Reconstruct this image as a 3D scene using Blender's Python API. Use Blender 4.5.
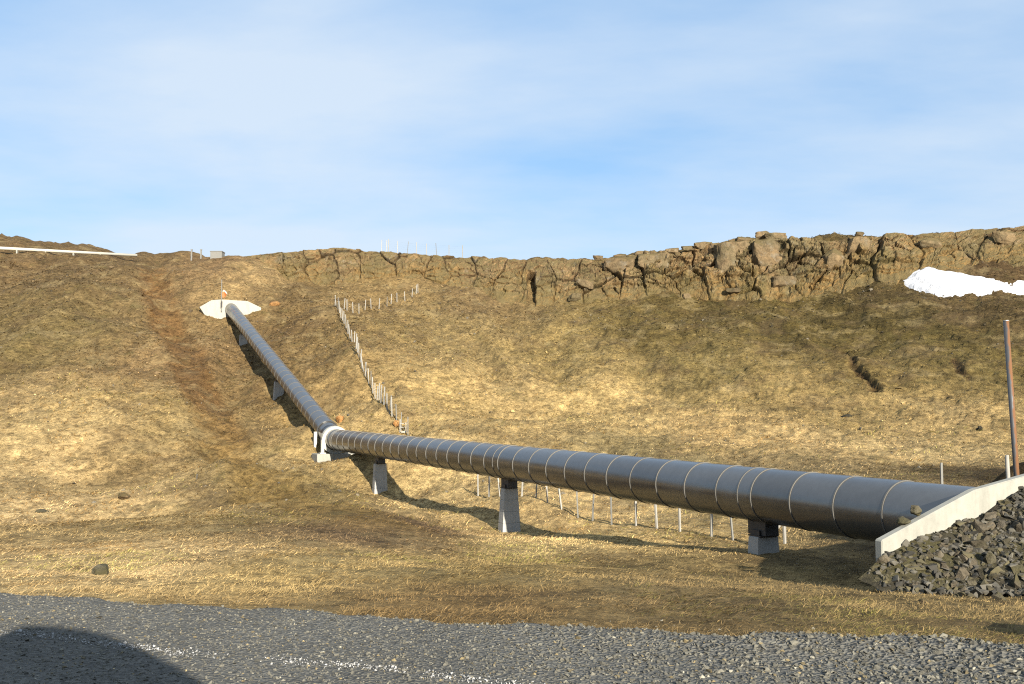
import bpy, bmesh, math, random
import numpy as np
from mathutils import Vector, Matrix, Quaternion

for o in list(bpy.data.objects): bpy.data.objects.remove(o)
scene = bpy.context.scene
COL = scene.collection
rnd = random.Random(7)
rng = np.random.default_rng(7)

# ------------------------------------------------------------------ camera
FOC = 1000.0                       # focal length in pixels of the 1024 px wide picture
CX, CY = 512.0, 342.0
HORIZON = 415.0
PITCH = math.atan((HORIZON - CY) / FOC)
EYE = 1.7                          # eye height over the road; world z=0 is the eye
cam_d = bpy.data.cameras.new('camera')
cam_d.sensor_width = 36.0
cam_d.lens = 36.0 * FOC / 1024.0
cam_d.clip_start = 0.05
cam_d.clip_end = 5000
cam = bpy.data.objects.new('camera', cam_d)
cam.rotation_euler = (math.radians(90) + PITCH, 0, 0)
COL.objects.link(cam)
scene.camera = cam
scene.render.resolution_x, scene.render.resolution_y = 1024, 684

# ------------------------------------------------------------------ sun, sky, exposure
SUN_EL = math.radians(18.0)
TRAVEL = Vector((-0.345, 0.94, 0)).normalized()          # the way the light runs over the ground
SUN_DIR = Vector((-TRAVEL.x * math.cos(SUN_EL), -TRAVEL.y * math.cos(SUN_EL), math.sin(SUN_EL)))
sd = bpy.data.lights.new('sun', 'SUN')
sd.energy = 5.0
sd.angle = math.radians(0.5)
sd.color = (1.0, 0.93, 0.79)
sun = bpy.data.objects.new('sun', sd)
sun.rotation_euler = SUN_DIR.to_track_quat('Z', 'Y').to_euler()
sun.location = (20, -60, 40)
COL.objects.link(sun)

world = bpy.data.worlds.new('World')
scene.world = world
world.use_nodes = True
wt = world.node_tree
wt.nodes.clear()
def wn(t, **k):
    n = wt.nodes.new(t)
    for a, b in k.items(): setattr(n, a, b)
    return n
sky = wn('ShaderNodeTexSky', sky_type='NISHITA')
sky.sun_disc = False
sky.sun_elevation = SUN_EL
sky.sun_rotation = math.atan2(SUN_DIR.x, SUN_DIR.y)
sky.altitude = 200
sky.air_density = 1.0
sky.dust_density = 0.2
sky.ozone_density = 1.5
tc = wn('ShaderNodeTexCoord')
sep = wn('ShaderNodeSeparateXYZ')
wt.links.new(tc.outputs['Generated'], sep.inputs[0])
def wmath(op, a, b=None):
    n = wn('ShaderNodeMath', operation=op)
    for i, v in enumerate((a, b)):
        if v is None: continue
        if isinstance(v, (int, float)): n.inputs[i].default_value = v
        else: wt.links.new(v, n.inputs[i])
    return n.outputs[0]
zz = wmath('ADD', wmath('MAXIMUM', sep.outputs[2], 0.0), 0.10)
comb = wn('ShaderNodeCombineXYZ')
wt.links.new(wmath('DIVIDE', sep.outputs[0], zz), comb.inputs[0])
wt.links.new(wmath('DIVIDE', sep.outputs[1], zz), comb.inputs[1])
mp = wn('ShaderNodeMapping')
mp.inputs['Rotation'].default_value = (0, 0, math.radians(-14))
mp.inputs['Scale'].default_value = (0.62, 0.95, 1.0)
mp.inputs['Location'].default_value = (5.6, 3.1, 0.0)
wt.links.new(comb.outputs[0], mp.inputs[0])
nz = wn('ShaderNodeTexNoise')
nz.inputs['Scale'].default_value = 0.62
nz.inputs['Detail'].default_value = 7
nz.inputs['Roughness'].default_value = 0.5
nz.inputs['Distortion'].default_value = 0.6
wt.links.new(mp.outputs[0], nz.inputs['Vector'])
nz2 = wn('ShaderNodeTexNoise')
nz2.inputs['Scale'].default_value = 2.0
nz2.inputs['Detail'].default_value = 6
nz2.inputs['Roughness'].default_value = 0.55
wt.links.new(mp.outputs[0], nz2.inputs['Vector'])
csum = wmath('ADD', wmath('MULTIPLY', nz.outputs[0], 0.70), wmath('MULTIPLY', nz2.outputs[0], 0.30))
ramp = wn('ShaderNodeValToRGB')
ramp.color_ramp.elements[0].position = 0.35
ramp.color_ramp.elements[0].color = (0.0, 0.0, 0.0, 1)
ramp.color_ramp.elements[1].position = 0.585
ramp.color_ramp.elements[1].color = (0.78, 0.78, 0.78, 1)
wt.links.new(csum, ramp.inputs[0])
mixc = wn('ShaderNodeMixRGB')
mixc.inputs[2].default_value = (4.3, 4.85, 5.45, 1)       # thin high cloud, in the sky texture's own units
wt.links.new(ramp.outputs[0], mixc.inputs[0])
veil = wn('ShaderNodeMixRGB'); veil.inputs[0].default_value = 0.62; veil.inputs[2].default_value = (1.75, 3.25, 5.35, 1)   # thin even haze of high ice cloud
wt.links.new(sky.outputs[0], veil.inputs[1]); wt.links.new(veil.outputs[0], mixc.inputs[1])
bg = wn('ShaderNodeBackground')
bg.inputs['Strength'].default_value = 0.072
wt.links.new(mixc.outputs[0], bg.inputs['Color'])
wo = wn('ShaderNodeOutputWorld')
wt.links.new(bg.outputs[0], wo.inputs['Surface'])

scene.view_settings.view_transform = 'Standard'
scene.view_settings.look = 'None'
scene.view_settings.gamma = 1
scene.view_settings.exposure = 1.3
scene.render.engine = 'CYCLES'
scene.cycles.use_denoising = False
scene.cycles.filter_width = 1.15
scene.cycles.max_bounces = 6

# ------------------------------------------------------------------ projection helpers
cp, sp = math.cos(PITCH), math.sin(PITCH)
def ray(x, y):
    u, v = (np.asarray(x, float) - CX) / FOC, (CY - np.asarray(y, float)) / FOC
    yy = cp - v * sp
    return u / yy, (sp + v * cp) / yy                    # per metre of world Y
def P(x, y, Y):
    a, b = ray(x, y)
    return Vector((float(a) * Y, Y, float(b) * Y))

# ------------------------------------------------------------------ numpy noise
def _hash(ix, iy, iz, seed):
    h = (ix.astype(np.int64) * 374761393 + iy.astype(np.int64) * 668265263 + iz.astype(np.int64) * 2147483647 + seed * 974634777) & 0xffffffff
    h = ((h ^ (h >> 13)) * 1274126177) & 0xffffffff
    h = ((h ^ (h >> 15)) * 2246822519) & 0xffffffff
    return ((h ^ (h >> 16)) & 0xffffff) / float(0xffffff)
def vnoise(x, y, seed=0):
    ix, iy = np.floor(x), np.floor(y)
    fx, fy = x - ix, y - iy
    fx = fx * fx * fx * (fx * (fx * 6 - 15) + 10); fy = fy * fy * fy * (fy * (fy * 6 - 15) + 10)
    z = np.zeros_like(ix)
    a, b = _hash(ix, iy, z, seed), _hash(ix + 1, iy, z, seed)
    c, d = _hash(ix, iy + 1, z, seed), _hash(ix + 1, iy + 1, z, seed)
    return (a + (b - a) * fx) * (1 - fy) + (c + (d - c) * fx) * fy
def fbm(x, y, octv=4, seed=0, gain=0.5):
    s, a, t = 0.0, 1.0, 0.0
    for i in range(octv):
        ang = 0.6 * i
        xr = x * math.cos(ang) - y * math.sin(ang); yr = x * math.sin(ang) + y * math.cos(ang)
        s = s + a * (vnoise(xr, yr, seed + i) * 2 - 1); t += a
        a *= gain; x = x * 2.03; y = y * 2.03
    return s / t
def vnoise3(p, seed=0):
    i = np.floor(p); f = p - i; f = f * f * (3 - 2 * f)
    r = 0
    for dx in (0, 1):
        for dy in (0, 1):
            for dz in (0, 1):
                w = (f[:, 0] if dx else 1 - f[:, 0]) * (f[:, 1] if dy else 1 - f[:, 1]) * (f[:, 2] if dz else 1 - f[:, 2])
                r = r + w * _hash(i[:, 0] + dx, i[:, 1] + dy, i[:, 2] + dz, seed)
    return r
def worley(x, y, seed=0):
    ix, iy = np.floor(x), np.floor(y)
    f1 = np.full(x.shape, 9.0); f2 = np.full(x.shape, 9.0); cid = np.zeros(x.shape)
    gx = np.zeros(x.shape); gy = np.zeros(x.shape)
    z = np.zeros_like(ix)
    for dx in (-1, 0, 1):
        for dy in (-1, 0, 1):
            px = ix + dx + 0.1 + 0.8 * _hash(ix + dx, iy + dy, z, seed)
            py = iy + dy + 0.1 + 0.8 * _hash(ix + dx, iy + dy, z, seed + 11)
            d = np.hypot(px - x, py - y)
            c = _hash(ix + dx, iy + dy, z, seed + 23)
            near = d < f1
            f2 = np.where(near, f1, np.minimum(f2, d))
            cid = np.where(near, c, cid); gx = np.where(near, x - px, gx); gy = np.where(near, y - py, gy)
            f1 = np.where(near, d, f1)
    return f1, f2, cid, gx, gy
def sstep(a, b, x):
    t = np.clip((x - a) / (b - a), 0, 1)
    return t * t * (3 - 2 * t)

# ------------------------------------------------------------------ the pipe's axis (needed by the terrain)
DIA = 1.2
LOW_A = P(379, 445.4, 50.4)
LOW_B = P(758, 494.4, 22.6)
LDIR = (LOW_A - LOW_B).normalized()
def low_at_Y(Y): return LOW_B + LDIR * ((Y - LOW_B.y) / LDIR.y)
ELBOW = low_at_Y(59.0)
PLATE_C = low_at_Y(16.5)
TOP_END = P(231, 309, 101.0)
UDIR = (TOP_END - ELBOW).normalized()
def up_at_Y(Y): return ELBOW + UDIR * ((Y - ELBOW.y) / UDIR.y)
PERP = Vector((-LDIR.y, LDIR.x, 0)).normalized() * -1      # to the right of the pipe looking up the valley
PLATE_DIR = PERP.copy()                                    # plate lies across the pipe
PLATE_N = Vector((-LDIR.x, -LDIR.y, 0)).normalized()       # plate's back, facing the road

# ------------------------------------------------------------------ terrain height: smooth surface through surveyed points
CP = [  # (picture x, picture y, distance in metres)
 # left bowl
 (0,560,16),(100,573,14.5),(-300,560,16),(0,527,28),(100,528,33),(165,537,35.5),(0,482,45),(115,497,48.5),(-300,480,40),
 (0,430,55),(120,430,56),(-250,420,58),(0,380,70),(100,370,72),(-250,360,76),(0,330,86),(100,325,88),(0,290,100),(90,285,101),(-250,290,102),
 (0,262,111),(80,262,113),(0,250,118),(-250,250,118),(90,256,121),(0,236,150),(-250,225,150),(70,246,150),
 # spur with the track
 (150,265,118),(145,290,106),(180,340,88),(215,410,66),(250,455,47),(290,495,35),(340,525,27.5),(420,548,23),
 (200,470,47),(205,517,36),(190,440,58),
 # near verge
 (300,562,17),(500,597,12),(800,612,10.5),(650,580,15),(500,562,20.5),(400,580,14.5),(760,585,16),(960,610,10.5),
 # under pipe
 (758,553,22.6),(507,532,35.6),(378,491,50.4),(336,461.5,59),(640,560,22),(860,582,18),
 # along the fence
 (522,498,40.6),(636,529,32.5),(711,541,28.65),(410,436,54),(385,405,63),(365,372,73),(345,333,90),(337,313,99),(375,313,103),(418,293,112),
 (330,360,77),
  (300,426,68.6),(277,402,75.9),(258,371,84),(243,345,93),(438,512,42.2),(616,542,28.5),(352,461.5,59),(318,465,57.5),(335,466,56.5),
 # ground round the upper anchor
 (231,332,97.3),(212,330,97.3),(252,332,97.3),(260,290,108),(200,285,108),(215,258,122),(190,256,124),(270,270,116),
 # right valley
 (640,470,46),(860,468,42),(940,482,34),(1100,480,34),(700,440,56),(900,440,53),(1150,430,53),(560,430,60),(480,420,66),(780,545,27),(900,520,27),(1150,530,24),
 (480,360,88),(450,330,98),(650,390,75),(880,390,68),(880,330,85),(700,330,92),(550,320,102),(1000,370,69),(1000,320,82),(1150,350,72),(1024,290,92),(1150,280,92),
 # plateau foot and top (the rock face itself is modelled apart)
 (320,284,119),(450,279,119),(530,298,113.5),(620,284,113.5),(730,288,107),(830,284,102),(900,268,99.5),(950,270,97),(1024,262,97),(1150,258,94),
]
CP3 = [tuple(P(*c)) for c in CP]
ROADZ = -EYE
_EX = np.array([-40, -8, -4.92, -3.14, -1.5, -0.1, 1.02, 2.24, 3.85, 8, 40]); _EY = np.array([17.5, 10.4, 9.72, 9.28, 8.82, 8.26, 8.0, 7.74, 7.42, 6.7, 1.0])
def edge_y(x): return np.interp(x, _EX, _EY) + 0.06 * np.sin(np.asarray(x) * 2.7 + 0.4) + 0.045 * np.sin(np.asarray(x) * 6.3 + 1.0) + 0.03 * np.sin(np.asarray(x) * 14.1)
for x in np.linspace(-14, 12, 12): CP3.append((x, float(edge_y(x)), ROADZ - 0.03))
CLIFF = [ # x, y base, y top, distance base, distance top
 (225,260,257,123,124),(260,263,252.5,121,123),(310,281,248,118.5,122),(345,289,247.5,117.5,122),(380,287,248.5,117,121.5),(420,278,252,117,121),
 (470,287,255,115,120),(530,301,256.5,111.5,117.5),(570,300,258,111,116.5),(600,291,256.5,111,115),(640,287,252.5,110,114),(680,287,247,108,112),
 (720,290,242,105.5,110),(760,293,237,103.5,108),(800,292,237,102,106.5),(830,284,236,101,105),(870,270,233,99.5,104),(920,263,230,98,103),
 (980,264,227,96.5,102),(1024,260,223,95.5,101),(1150,256,214,93,98),(1300,256,208,90,95)]
for (x, yb, yt, Yb, Yt) in CLIFF:
    p = P(x, yt + 5.0, Yt + 2.2); p.z -= 0.4; CP3.append(tuple(p))
    CP3.append((p.x * 1.12, p.y * 1.12, p.z - 0.8)); CP3.append((p.x * 1.45, p.y * 1.45, p.z + 0.5))
for a in np.linspace(-1.0, 1.0, 9):
    CP3.append((400 * math.sin(a), 400 * math.cos(a), 34.0)); 
for (x, y, Y) in ((150,256.5,128),(200,257,128),(170,256.5,150)): CP3.append(tuple(P(x, y, Y)))
CPA = np.array(CP3)
MQ = 3.0
def _phi(r2): return np.sqrt(r2 + MQ * MQ)
_n = len(CPA)
_A = np.zeros((_n + 3, _n + 3))
_d2 = (CPA[:, None, 0] - CPA[None, :, 0]) ** 2 + (CPA[:, None, 1] - CPA[None, :, 1]) ** 2
_A[:_n, :_n] = _phi(_d2) - np.eye(_n) * 0.15
_A[:_n, _n] = 1; _A[:_n, _n + 1:] = CPA[:, :2]; _A[_n, :_n] = 1; _A[_n + 1:, :_n] = CPA[:, :2].T
_w = np.linalg.solve(_A, np.concatenate([CPA[:, 2], np.zeros(3)]))
def rbf(x, y):
    sh = x.shape; x = x.ravel(); y = y.ravel(); out = np.empty_like(x)
    for i in range(0, len(x), 40000):
        s = slice(i, i + 40000)
        d2 = (x[s, None] - CPA[None, :, 0]) ** 2 + (y[s, None] - CPA[None, :, 1]) ** 2
        out[s] = np.sqrt(d2 + MQ * MQ) @ _w[:_n] + _w[_n] + _w[_n + 1] * x[s] + _w[_n + 2] * y[s]
    return out.reshape(sh)
def seg_dist(x, y, pts):
    best = np.full(x.shape, 1e9)
    for (a, b) in zip(pts[:-1], pts[1:]):
        ax, ay, bx, by = a[0], a[1], b[0], b[1]
        t = np.clip(((x - ax) * (bx - ax) + (y - ay) * (by - ay)) / ((bx - ax) ** 2 + (by - ay) ** 2), 0, 1)
        best = np.minimum(best, np.hypot(x - ax - t * (bx - ax), y - ay - t * (by - ay)))
    return best
TRACK = [P(150,270,114), P(160,300,102), P(185,345,86), P(215,410,66), P(250,455,50), P(290,495,38), P(345,522,30), P(410,535,26)]
def height(x, y, fine=True):
    h = rbf(x, y)
    d = y - edge_y(x)
    # mounds: beside the lower anchor
    h = h + 1.9 * np.exp(-(((x - 10.7) / 1.5) ** 2 + ((y - 20.8) / 1.3) ** 2))
    if fine:
        amp = sstep(0.2, 3.0, d)
        far = sstep(25, 70, y)
        n1 = fbm(x * 0.22, y * 0.16, 4, 3)
        h = h + amp * n1 * (0.10 + 0.45 * far)
        rid = 1 - np.abs(fbm((x + y * 0.12) * 0.15, y * 0.035, 4, 17))
        h = h + far * (rid - 0.75) * 1.7 * sstep(60, 80, y) 
        amp = amp * (1 - 0.6 * sstep(116, 124, y))
        n2 = fbm(x * 1.1, y * 0.75, 4, 5, 0.62)
        h = h + amp * n2 * (0.05 + 0.17 * far)
        n3 = fbm(x * 4.2, y * 3.0, 3, 9, 0.6)
        h = h + amp * n3 * (0.022 + 0.09 * far)
        tr = seg_dist(x, y, TRACK)
        wav = tr + 0.5 * n1
        h = h - 0.36 * (1 - sstep(0.9, 1.9, wav)) * sstep(28, 40, y)
        for G, dep in ((GULLY, 0.45), (GULLY2, 0.2)):
            g = seg_dist(x + 0.5 * fbm(x * 0.6, y * 0.6, 3, 41), y, G)
            h = h - dep * (1 - sstep(0.08, 0.42, g)) * (0.7 + 0.3 * vnoise(x * 0.8, y * 0.8, 77))
    # under the road sheet the ground is carried just below it
    k = sstep(-0.5, 0.15, d)
    return h * k + (ROADZ - 0.12) * (1 - k)
_YS = np.concatenate([np.linspace(7.0, 30, 500), np.linspace(30.1, 160, 1300)])
def ground_hit(x, y, fine=False):
    a, b = ray(x, y)
    X = float(a) * _YS
    hh = height(X, _YS, fine)
    below = np.nonzero(float(b) * _YS <= hh)[0]
    i = below[0] if len(below) else len(_YS) - 1
    return Vector((X[i], _YS[i], hh[i]))
GULLY = [ground_hit(*q) for q in ((842, 344), (846, 353), (853, 362), (861, 372), (868, 383), (876, 394))]
GULLY2 = [ground_hit(*q) for q in ((956, 362), (961, 370), (970, 381))]
def hz(x, y): return float(height(np.array([float(x)]), np.array([float(y)]))[0])

# ------------------------------------------------------------------ ground colours by place
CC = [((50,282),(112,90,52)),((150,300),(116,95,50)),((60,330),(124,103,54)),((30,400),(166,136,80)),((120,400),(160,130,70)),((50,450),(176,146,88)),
 ((100,500),(182,150,92)),((100,550),(186,153,93)),((200,520),(158,130,74)),((30,520),(186,154,96)),((60,420),(172,142,84)),((180,420),(160,132,74)),((330,450),(168,138,80)),((300,450),(160,132,76)),((250,520),(140,115,65)),((130,470),(146,118,68)),((140,440),(150,122,70)),((235,500),(136,111,62)),((120,562),(190,158,98)),((60,470),(184,152,94)),((150,565),(186,154,94)),((165,300),(126,98,58)),  # spur's shaded left flank painted in by darker points, bowl by brighter ones
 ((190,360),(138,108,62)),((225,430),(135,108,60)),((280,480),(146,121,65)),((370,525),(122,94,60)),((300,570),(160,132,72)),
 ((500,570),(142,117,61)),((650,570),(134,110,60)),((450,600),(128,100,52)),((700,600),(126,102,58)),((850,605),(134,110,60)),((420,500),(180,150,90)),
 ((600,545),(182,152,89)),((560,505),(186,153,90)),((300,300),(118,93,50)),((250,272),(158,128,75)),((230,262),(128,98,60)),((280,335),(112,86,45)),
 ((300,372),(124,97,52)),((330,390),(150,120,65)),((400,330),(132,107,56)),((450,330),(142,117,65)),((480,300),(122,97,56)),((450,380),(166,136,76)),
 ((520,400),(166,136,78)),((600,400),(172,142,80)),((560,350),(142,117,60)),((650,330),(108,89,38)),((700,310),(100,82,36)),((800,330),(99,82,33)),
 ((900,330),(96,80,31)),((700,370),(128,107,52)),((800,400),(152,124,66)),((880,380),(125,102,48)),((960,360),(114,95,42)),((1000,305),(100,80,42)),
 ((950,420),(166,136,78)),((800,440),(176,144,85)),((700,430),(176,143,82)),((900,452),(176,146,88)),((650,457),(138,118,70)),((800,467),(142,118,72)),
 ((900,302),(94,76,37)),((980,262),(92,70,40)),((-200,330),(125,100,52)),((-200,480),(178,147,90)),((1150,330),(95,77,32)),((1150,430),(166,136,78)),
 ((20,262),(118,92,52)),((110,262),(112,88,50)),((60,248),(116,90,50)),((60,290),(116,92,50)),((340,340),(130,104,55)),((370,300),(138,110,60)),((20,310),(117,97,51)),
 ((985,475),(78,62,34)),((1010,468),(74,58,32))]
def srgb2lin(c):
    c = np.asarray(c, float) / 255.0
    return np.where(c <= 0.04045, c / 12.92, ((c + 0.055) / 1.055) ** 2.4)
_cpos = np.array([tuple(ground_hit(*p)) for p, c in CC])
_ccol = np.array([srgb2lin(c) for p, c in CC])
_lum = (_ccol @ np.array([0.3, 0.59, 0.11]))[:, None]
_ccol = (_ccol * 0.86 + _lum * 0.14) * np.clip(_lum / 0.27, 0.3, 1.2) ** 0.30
def ground_colour(x, y):
    sh = x.shape; x = x.ravel(); y = y.ravel(); out = np.empty((len(x), 3))
    wx = x + 2.2 * fbm(x * 0.25, y * 0.25, 3, 51) * np.clip(y / 60, 0.2, 1); wy = y + 4.0 * fbm(x * 0.25, y * 0.2, 3, 61) * np.clip(y / 60, 0.2, 1)
    for i in range(0, len(x), 60000):
        s = slice(i, i + 60000)
        # distance measured relative to how far off the place is, so that near points do not swamp far ones
        sc = 0.05 * _cpos[None, :, 1] + 0.6
        d2 = ((wx[s, None] - _cpos[None, :, 0]) ** 2 + (0.45 * (wy[s, None] - _cpos[None, :, 1])) ** 2) / sc ** 2
        w = 1.0 / (d2 + 0.35) ** 2
        out[s] = (w @ _ccol) / w.sum(1, keepdims=True)
    tr = seg_dist(x, y, TRACK) + 0.4 * fbm(x * 0.4, y * 0.3, 3, 71)
    k = ((1 - sstep(1.0, 2.2, tr)) * 0.88 * sstep(22, 32, y))[:, None]
    up_ = sstep(50, 75, y)[:, None]
    out = out * (1 - k) + (srgb2lin((108, 80, 47))[None, :] * up_ + srgb2lin((124, 100, 57))[None, :] * (1 - up_)) * k
    for G in (GULLY, GULLY2):
        g = seg_dist(x + 0.5 * fbm(x * 0.6, y * 0.6, 3, 41), y, G)
        k = (0.8 * (1 - sstep(0.15, 0.42, g)))[:, None]
        out = out * (1 - k) + srgb2lin((62, 45, 28))[None, :] * k
    return out.reshape(sh + (3,))

# ------------------------------------------------------------------ mesh helpers
def link(o, parent=None):
    COL.objects.link(o)
    if parent is not None: o.parent = parent
    return o
def mesh_np(name, verts, faces, mat, parent=None, cols=None, smooth=False):
    """faces: (n,3) or (n,4) index array"""
    me = bpy.data.meshes.new(name)
    verts = np.asarray(verts, np.float32); faces = np.asarray(faces, np.int32)
    n, k = faces.shape
    me.vertices.add(len(verts)); me.vertices.foreach_set('co', verts.ravel())
    me.loops.add(n * k); me.loops.foreach_set('vertex_index', faces.ravel())
    me.polygons.add(n)
    me.polygons.foreach_set('loop_start', np.arange(0, n * k, k, dtype=np.int32))
    me.polygons.foreach_set('loop_total', np.full(n, k, np.int32))
    me.polygons.foreach_set('use_smooth', np.full(n, bool(smooth)))
    me.update(calc_edges=True)
    if cols is not None:
        a = me.color_attributes.new('tint', 'FLOAT_COLOR', 'POINT')
        c4 = np.ones((len(verts), 4), np.float32); c4[:, :3] = cols
        a.data.foreach_set('color', c4.ravel())
    me.materials.append(mat)
    return link(bpy.data.objects.new(name, me), parent)
def bm_obj(name, bm, mat, parent=None, smooth=False):
    me = bpy.data.meshes.new(name)
    bmesh.ops.recalc_face_normals(bm, faces=bm.faces)
    bm.to_mesh(me); bm.free()
    if smooth:
        for p in me.polygons: p.use_smooth = True
    me.materials.append(mat)
    return link(bpy.data.objects.new(name, me), parent)
def empty(name, loc=(0, 0, 0)):
    o = bpy.data.objects.new(name, None); o.location = loc; o.empty_display_size = 0.3
    return link(o)
def tag(o, label=None, cat=None, group=None, kind=None):
    if label: o['label'] = label
    if cat: o['category'] = cat
    if group: o['group'] = group
    if kind: o['kind'] = kind
    return o
def bm_box(bm, c, s, rot=None, bevel=0.0):
    r = bmesh.ops.create_cube(bm, size=1)
    vs = r['verts']
    for v in vs: v.co = Vector((v.co.x * s[0], v.co.y * s[1], v.co.z * s[2]))
    if bevel > 0:
        es = list({e for v in vs for e in v.link_edges})
        rb = bmesh.ops.bevel(bm, geom=es, offset=bevel, segments=2, affect='EDGES', profile=0.6)
        vs = list({v for f in rb['faces'] for v in f.verts} | {v for v in vs if v.is_valid})
    M = Matrix.Translation(Vector(c)) @ (rot.to_matrix().to_4x4() if isinstance(rot, Quaternion) else (rot.to_4x4() if rot else Matrix()))
    for v in vs: v.co = M @ v.co
    return vs
def bm_tube(bm, a, b, r0, r1=None, seg=12, caps=True):
    a, b = Vector(a), Vector(b)
    r1 = r0 if r1 is None else r1
    q = (b - a).to_track_quat('Z', 'Y')
    ring0 = [bm.verts.new(a + q @ Vector((math.cos(t) * r0, math.sin(t) * r0, 0))) for t in [2 * math.pi * i / seg for i in range(seg)]]
    ring1 = [bm.verts.new(b + q @ Vector((math.cos(t) * r1, math.sin(t) * r1, 0))) for t in [2 * math.pi * i / seg for i in range(seg)]]
    for i in range(seg):
        j = (i + 1) % seg
        f = bm.faces.new((ring0[i], ring0[j], ring1[j], ring1[i]))
    if caps:
        bm.faces.new(ring0[::-1]); bm.faces.new(ring1)

# ------------------------------------------------------------------ materials
def material(name):
    m = bpy.data.materials.new(name); m.use_nodes = True
    nt = m.node_tree
    b = nt.nodes['Principled BSDF']
    return m, nt, b
def N(nt, t, ins=None, **k):
    n = nt.nodes.new(t)
    for a, v in k.items(): setattr(n, a, v)
    for a, v in (ins or {}).items():
        if hasattr(v, 'is_linked') or isinstance(v, bpy.types.NodeSocket): nt.links.new(v, n.inputs[a])
        else: n.inputs[a].default_value = v
    return n
def noise(nt, vec, scale, detail=4, rough=0.55, dist=0.0):
    n = N(nt, 'ShaderNodeTexNoise', {'Vector': vec, 'Scale': scale, 'Detail': detail, 'Roughness': rough, 'Distortion': dist})
    return n.outputs[0]
def cramp(nt, fac, stops):
    r = nt.nodes.new('ShaderNodeValToRGB')
    e = r.color_ramp.elements
    while len(e) < len(stops): e.new(0.5)
    for el, (p, c) in zip(e, stops):
        el.position = p; el.color = (c, c, c, 1) if isinstance(c, (int, float)) else (*c, 1)
    nt.links.new(fac, r.inputs[0])
    return r.outputs[0]
def mixrgb(nt, mode, fac, a, b):
    n = nt.nodes.new('ShaderNodeMixRGB'); n.blend_type = mode
    for i, v in enumerate((fac, a, b)):
        if isinstance(v, bpy.types.NodeSocket): nt.links.new(v, n.inputs[i])
        elif isinstance(v, (int, float)): n.inputs[i].default_value = v if i == 0 else (v, v, v, 1)
        else: n.inputs[i].default_value = (*v, 1)
    return n.outputs[0]
def bump(nt, b, h, strength, dist=0.05):
    n = N(nt, 'ShaderNodeBump', {'Height': h, 'Strength': strength, 'Distance': dist})
    nt.links.new(n.outputs[0], b.inputs['Normal'])
def opos(nt): return nt.nodes.new('ShaderNodeNewGeometry').outputs['Position']
def ocoord(nt): return nt.nodes.new('ShaderNodeTexCoord').outputs['Object']

ALB = 0.93 * np.array([0.99, 1.0, 1.03])
def mat_ground():
    m, nt, b = material('dry_turf')
    pos = opos(nt)
    mp = N(nt, 'ShaderNodeMapping', {'Vector': pos, 'Scale': (1.0, 0.55, 1.6), 'Rotation': (0, 0, 0.25)})
    att = N(nt, 'ShaderNodeAttribute', attribute_name='tint').outputs['Color']
    n1 = noise(nt, mp.outputs[0], 0.5, 6, 0.65)
    n2 = noise(nt, mp.outputs[0], 3.2, 6, 0.7, 0.6)
    n3 = noise(nt, pos, 14, 5, 0.7)
    c = mixrgb(nt, 'MULTIPLY', 1.0, att, cramp(nt, n1, [(0.30, 0.62), (0.5, 1.0), (0.72, 1.25)]))
    c = mixrgb(nt, 'MULTIPLY', 0.9, c, cramp(nt, n2, [(0.34, 0.38), (0.5, 1.0), (0.66, 1.5)]))
    n6 = noise(nt, mp.outputs[0], 1.5, 7, 0.75, 0.8)
    c = mixrgb(nt, 'MULTIPLY', 0.8, c, cramp(nt, n6, [(0.36, 0.5), (0.5, 1.0), (0.64, 1.35)]))
    c = mixrgb(nt, 'MULTIPLY', 0.8, c, cramp(nt, n3, [(0.32, 0.5), (0.5, 1.0), (0.68, 1.4)]))
    # patches of bare brown earth and of moss
    n4 = noise(nt, pos, 0.28, 5, 0.6)
    c = mixrgb(nt, 'MIX', cramp(nt, n4, [(0.53, 0.0), (0.63, 0.42)]), c, (0.100, 0.066, 0.034))
    n5 = noise(nt, mp.outputs[0], 0.8, 5, 0.65)
    c = mixrgb(nt, 'MIX', cramp(nt, n5, [(0.55, 0.0), (0.67, 0.4)]), c, (0.085, 0.073, 0.027))
    n7 = noise(nt, mp.outputs[0], 0.42, 6, 0.65, 0.4)
    c = mixrgb(nt, 'MIX', cramp(nt, n7, [(0.53, 0.0), (0.65, 0.32)]), c, mixrgb(nt, 'MULTIPLY', 1.0, (0.40, 0.30, 0.145), cramp(nt, n2, [(0.3, 0.55), (0.7, 1.2)])))
    nt.links.new(c, b.inputs['Base Color'])
    b.inputs['Roughness'].default_value = 0.95
    b.inputs['Specular IOR Level'].default_value = 0.1
    hh = N(nt, 'ShaderNodeMath', {0: n2, 1: n3}, operation='ADD').outputs[0]
    bump(nt, b, hh, 0.9, 0.12)
    return m
def mat_grass():
    m, nt, b = material('dry_grass')
    att = N(nt, 'ShaderNodeAttribute', attribute_name='tint').outputs['Color']
    nt.links.new(att, b.inputs['Base Color'])
    b.inputs['Roughness'].default_value = 0.8
    b.inputs['Specular IOR Level'].default_value = 0.2
    return m
def mat_road():
    m, nt, b = material('crushed_gravel')
    pos = opos(nt)
    v = N(nt, 'ShaderNodeTexVoronoi', {'Vector': pos, 'Scale': 34.0}, feature='F1')
    n = noise(nt, pos, 0.9, 4)
    vs = N(nt, 'ShaderNodeSeparateXYZ', {0: v.outputs['Color']}).outputs[0]
    c = mixrgb(nt, 'MULTIPLY', 1.0, (0.088, 0.083, 0.070), cramp(nt, vs, [(0.0, 0.6), (1.0, 1.4)]))
    c = mixrgb(nt, 'MULTIPLY', 0.8, c, cramp(nt, n, [(0.3, 0.75), (0.7, 1.15)]))
    nt.links.new(c, b.inputs['Base Color'])
    b.inputs['Roughness'].default_value = 0.9
    bump(nt, b, v.outputs['Distance'], 1.0, 0.03)
    return m
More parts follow.
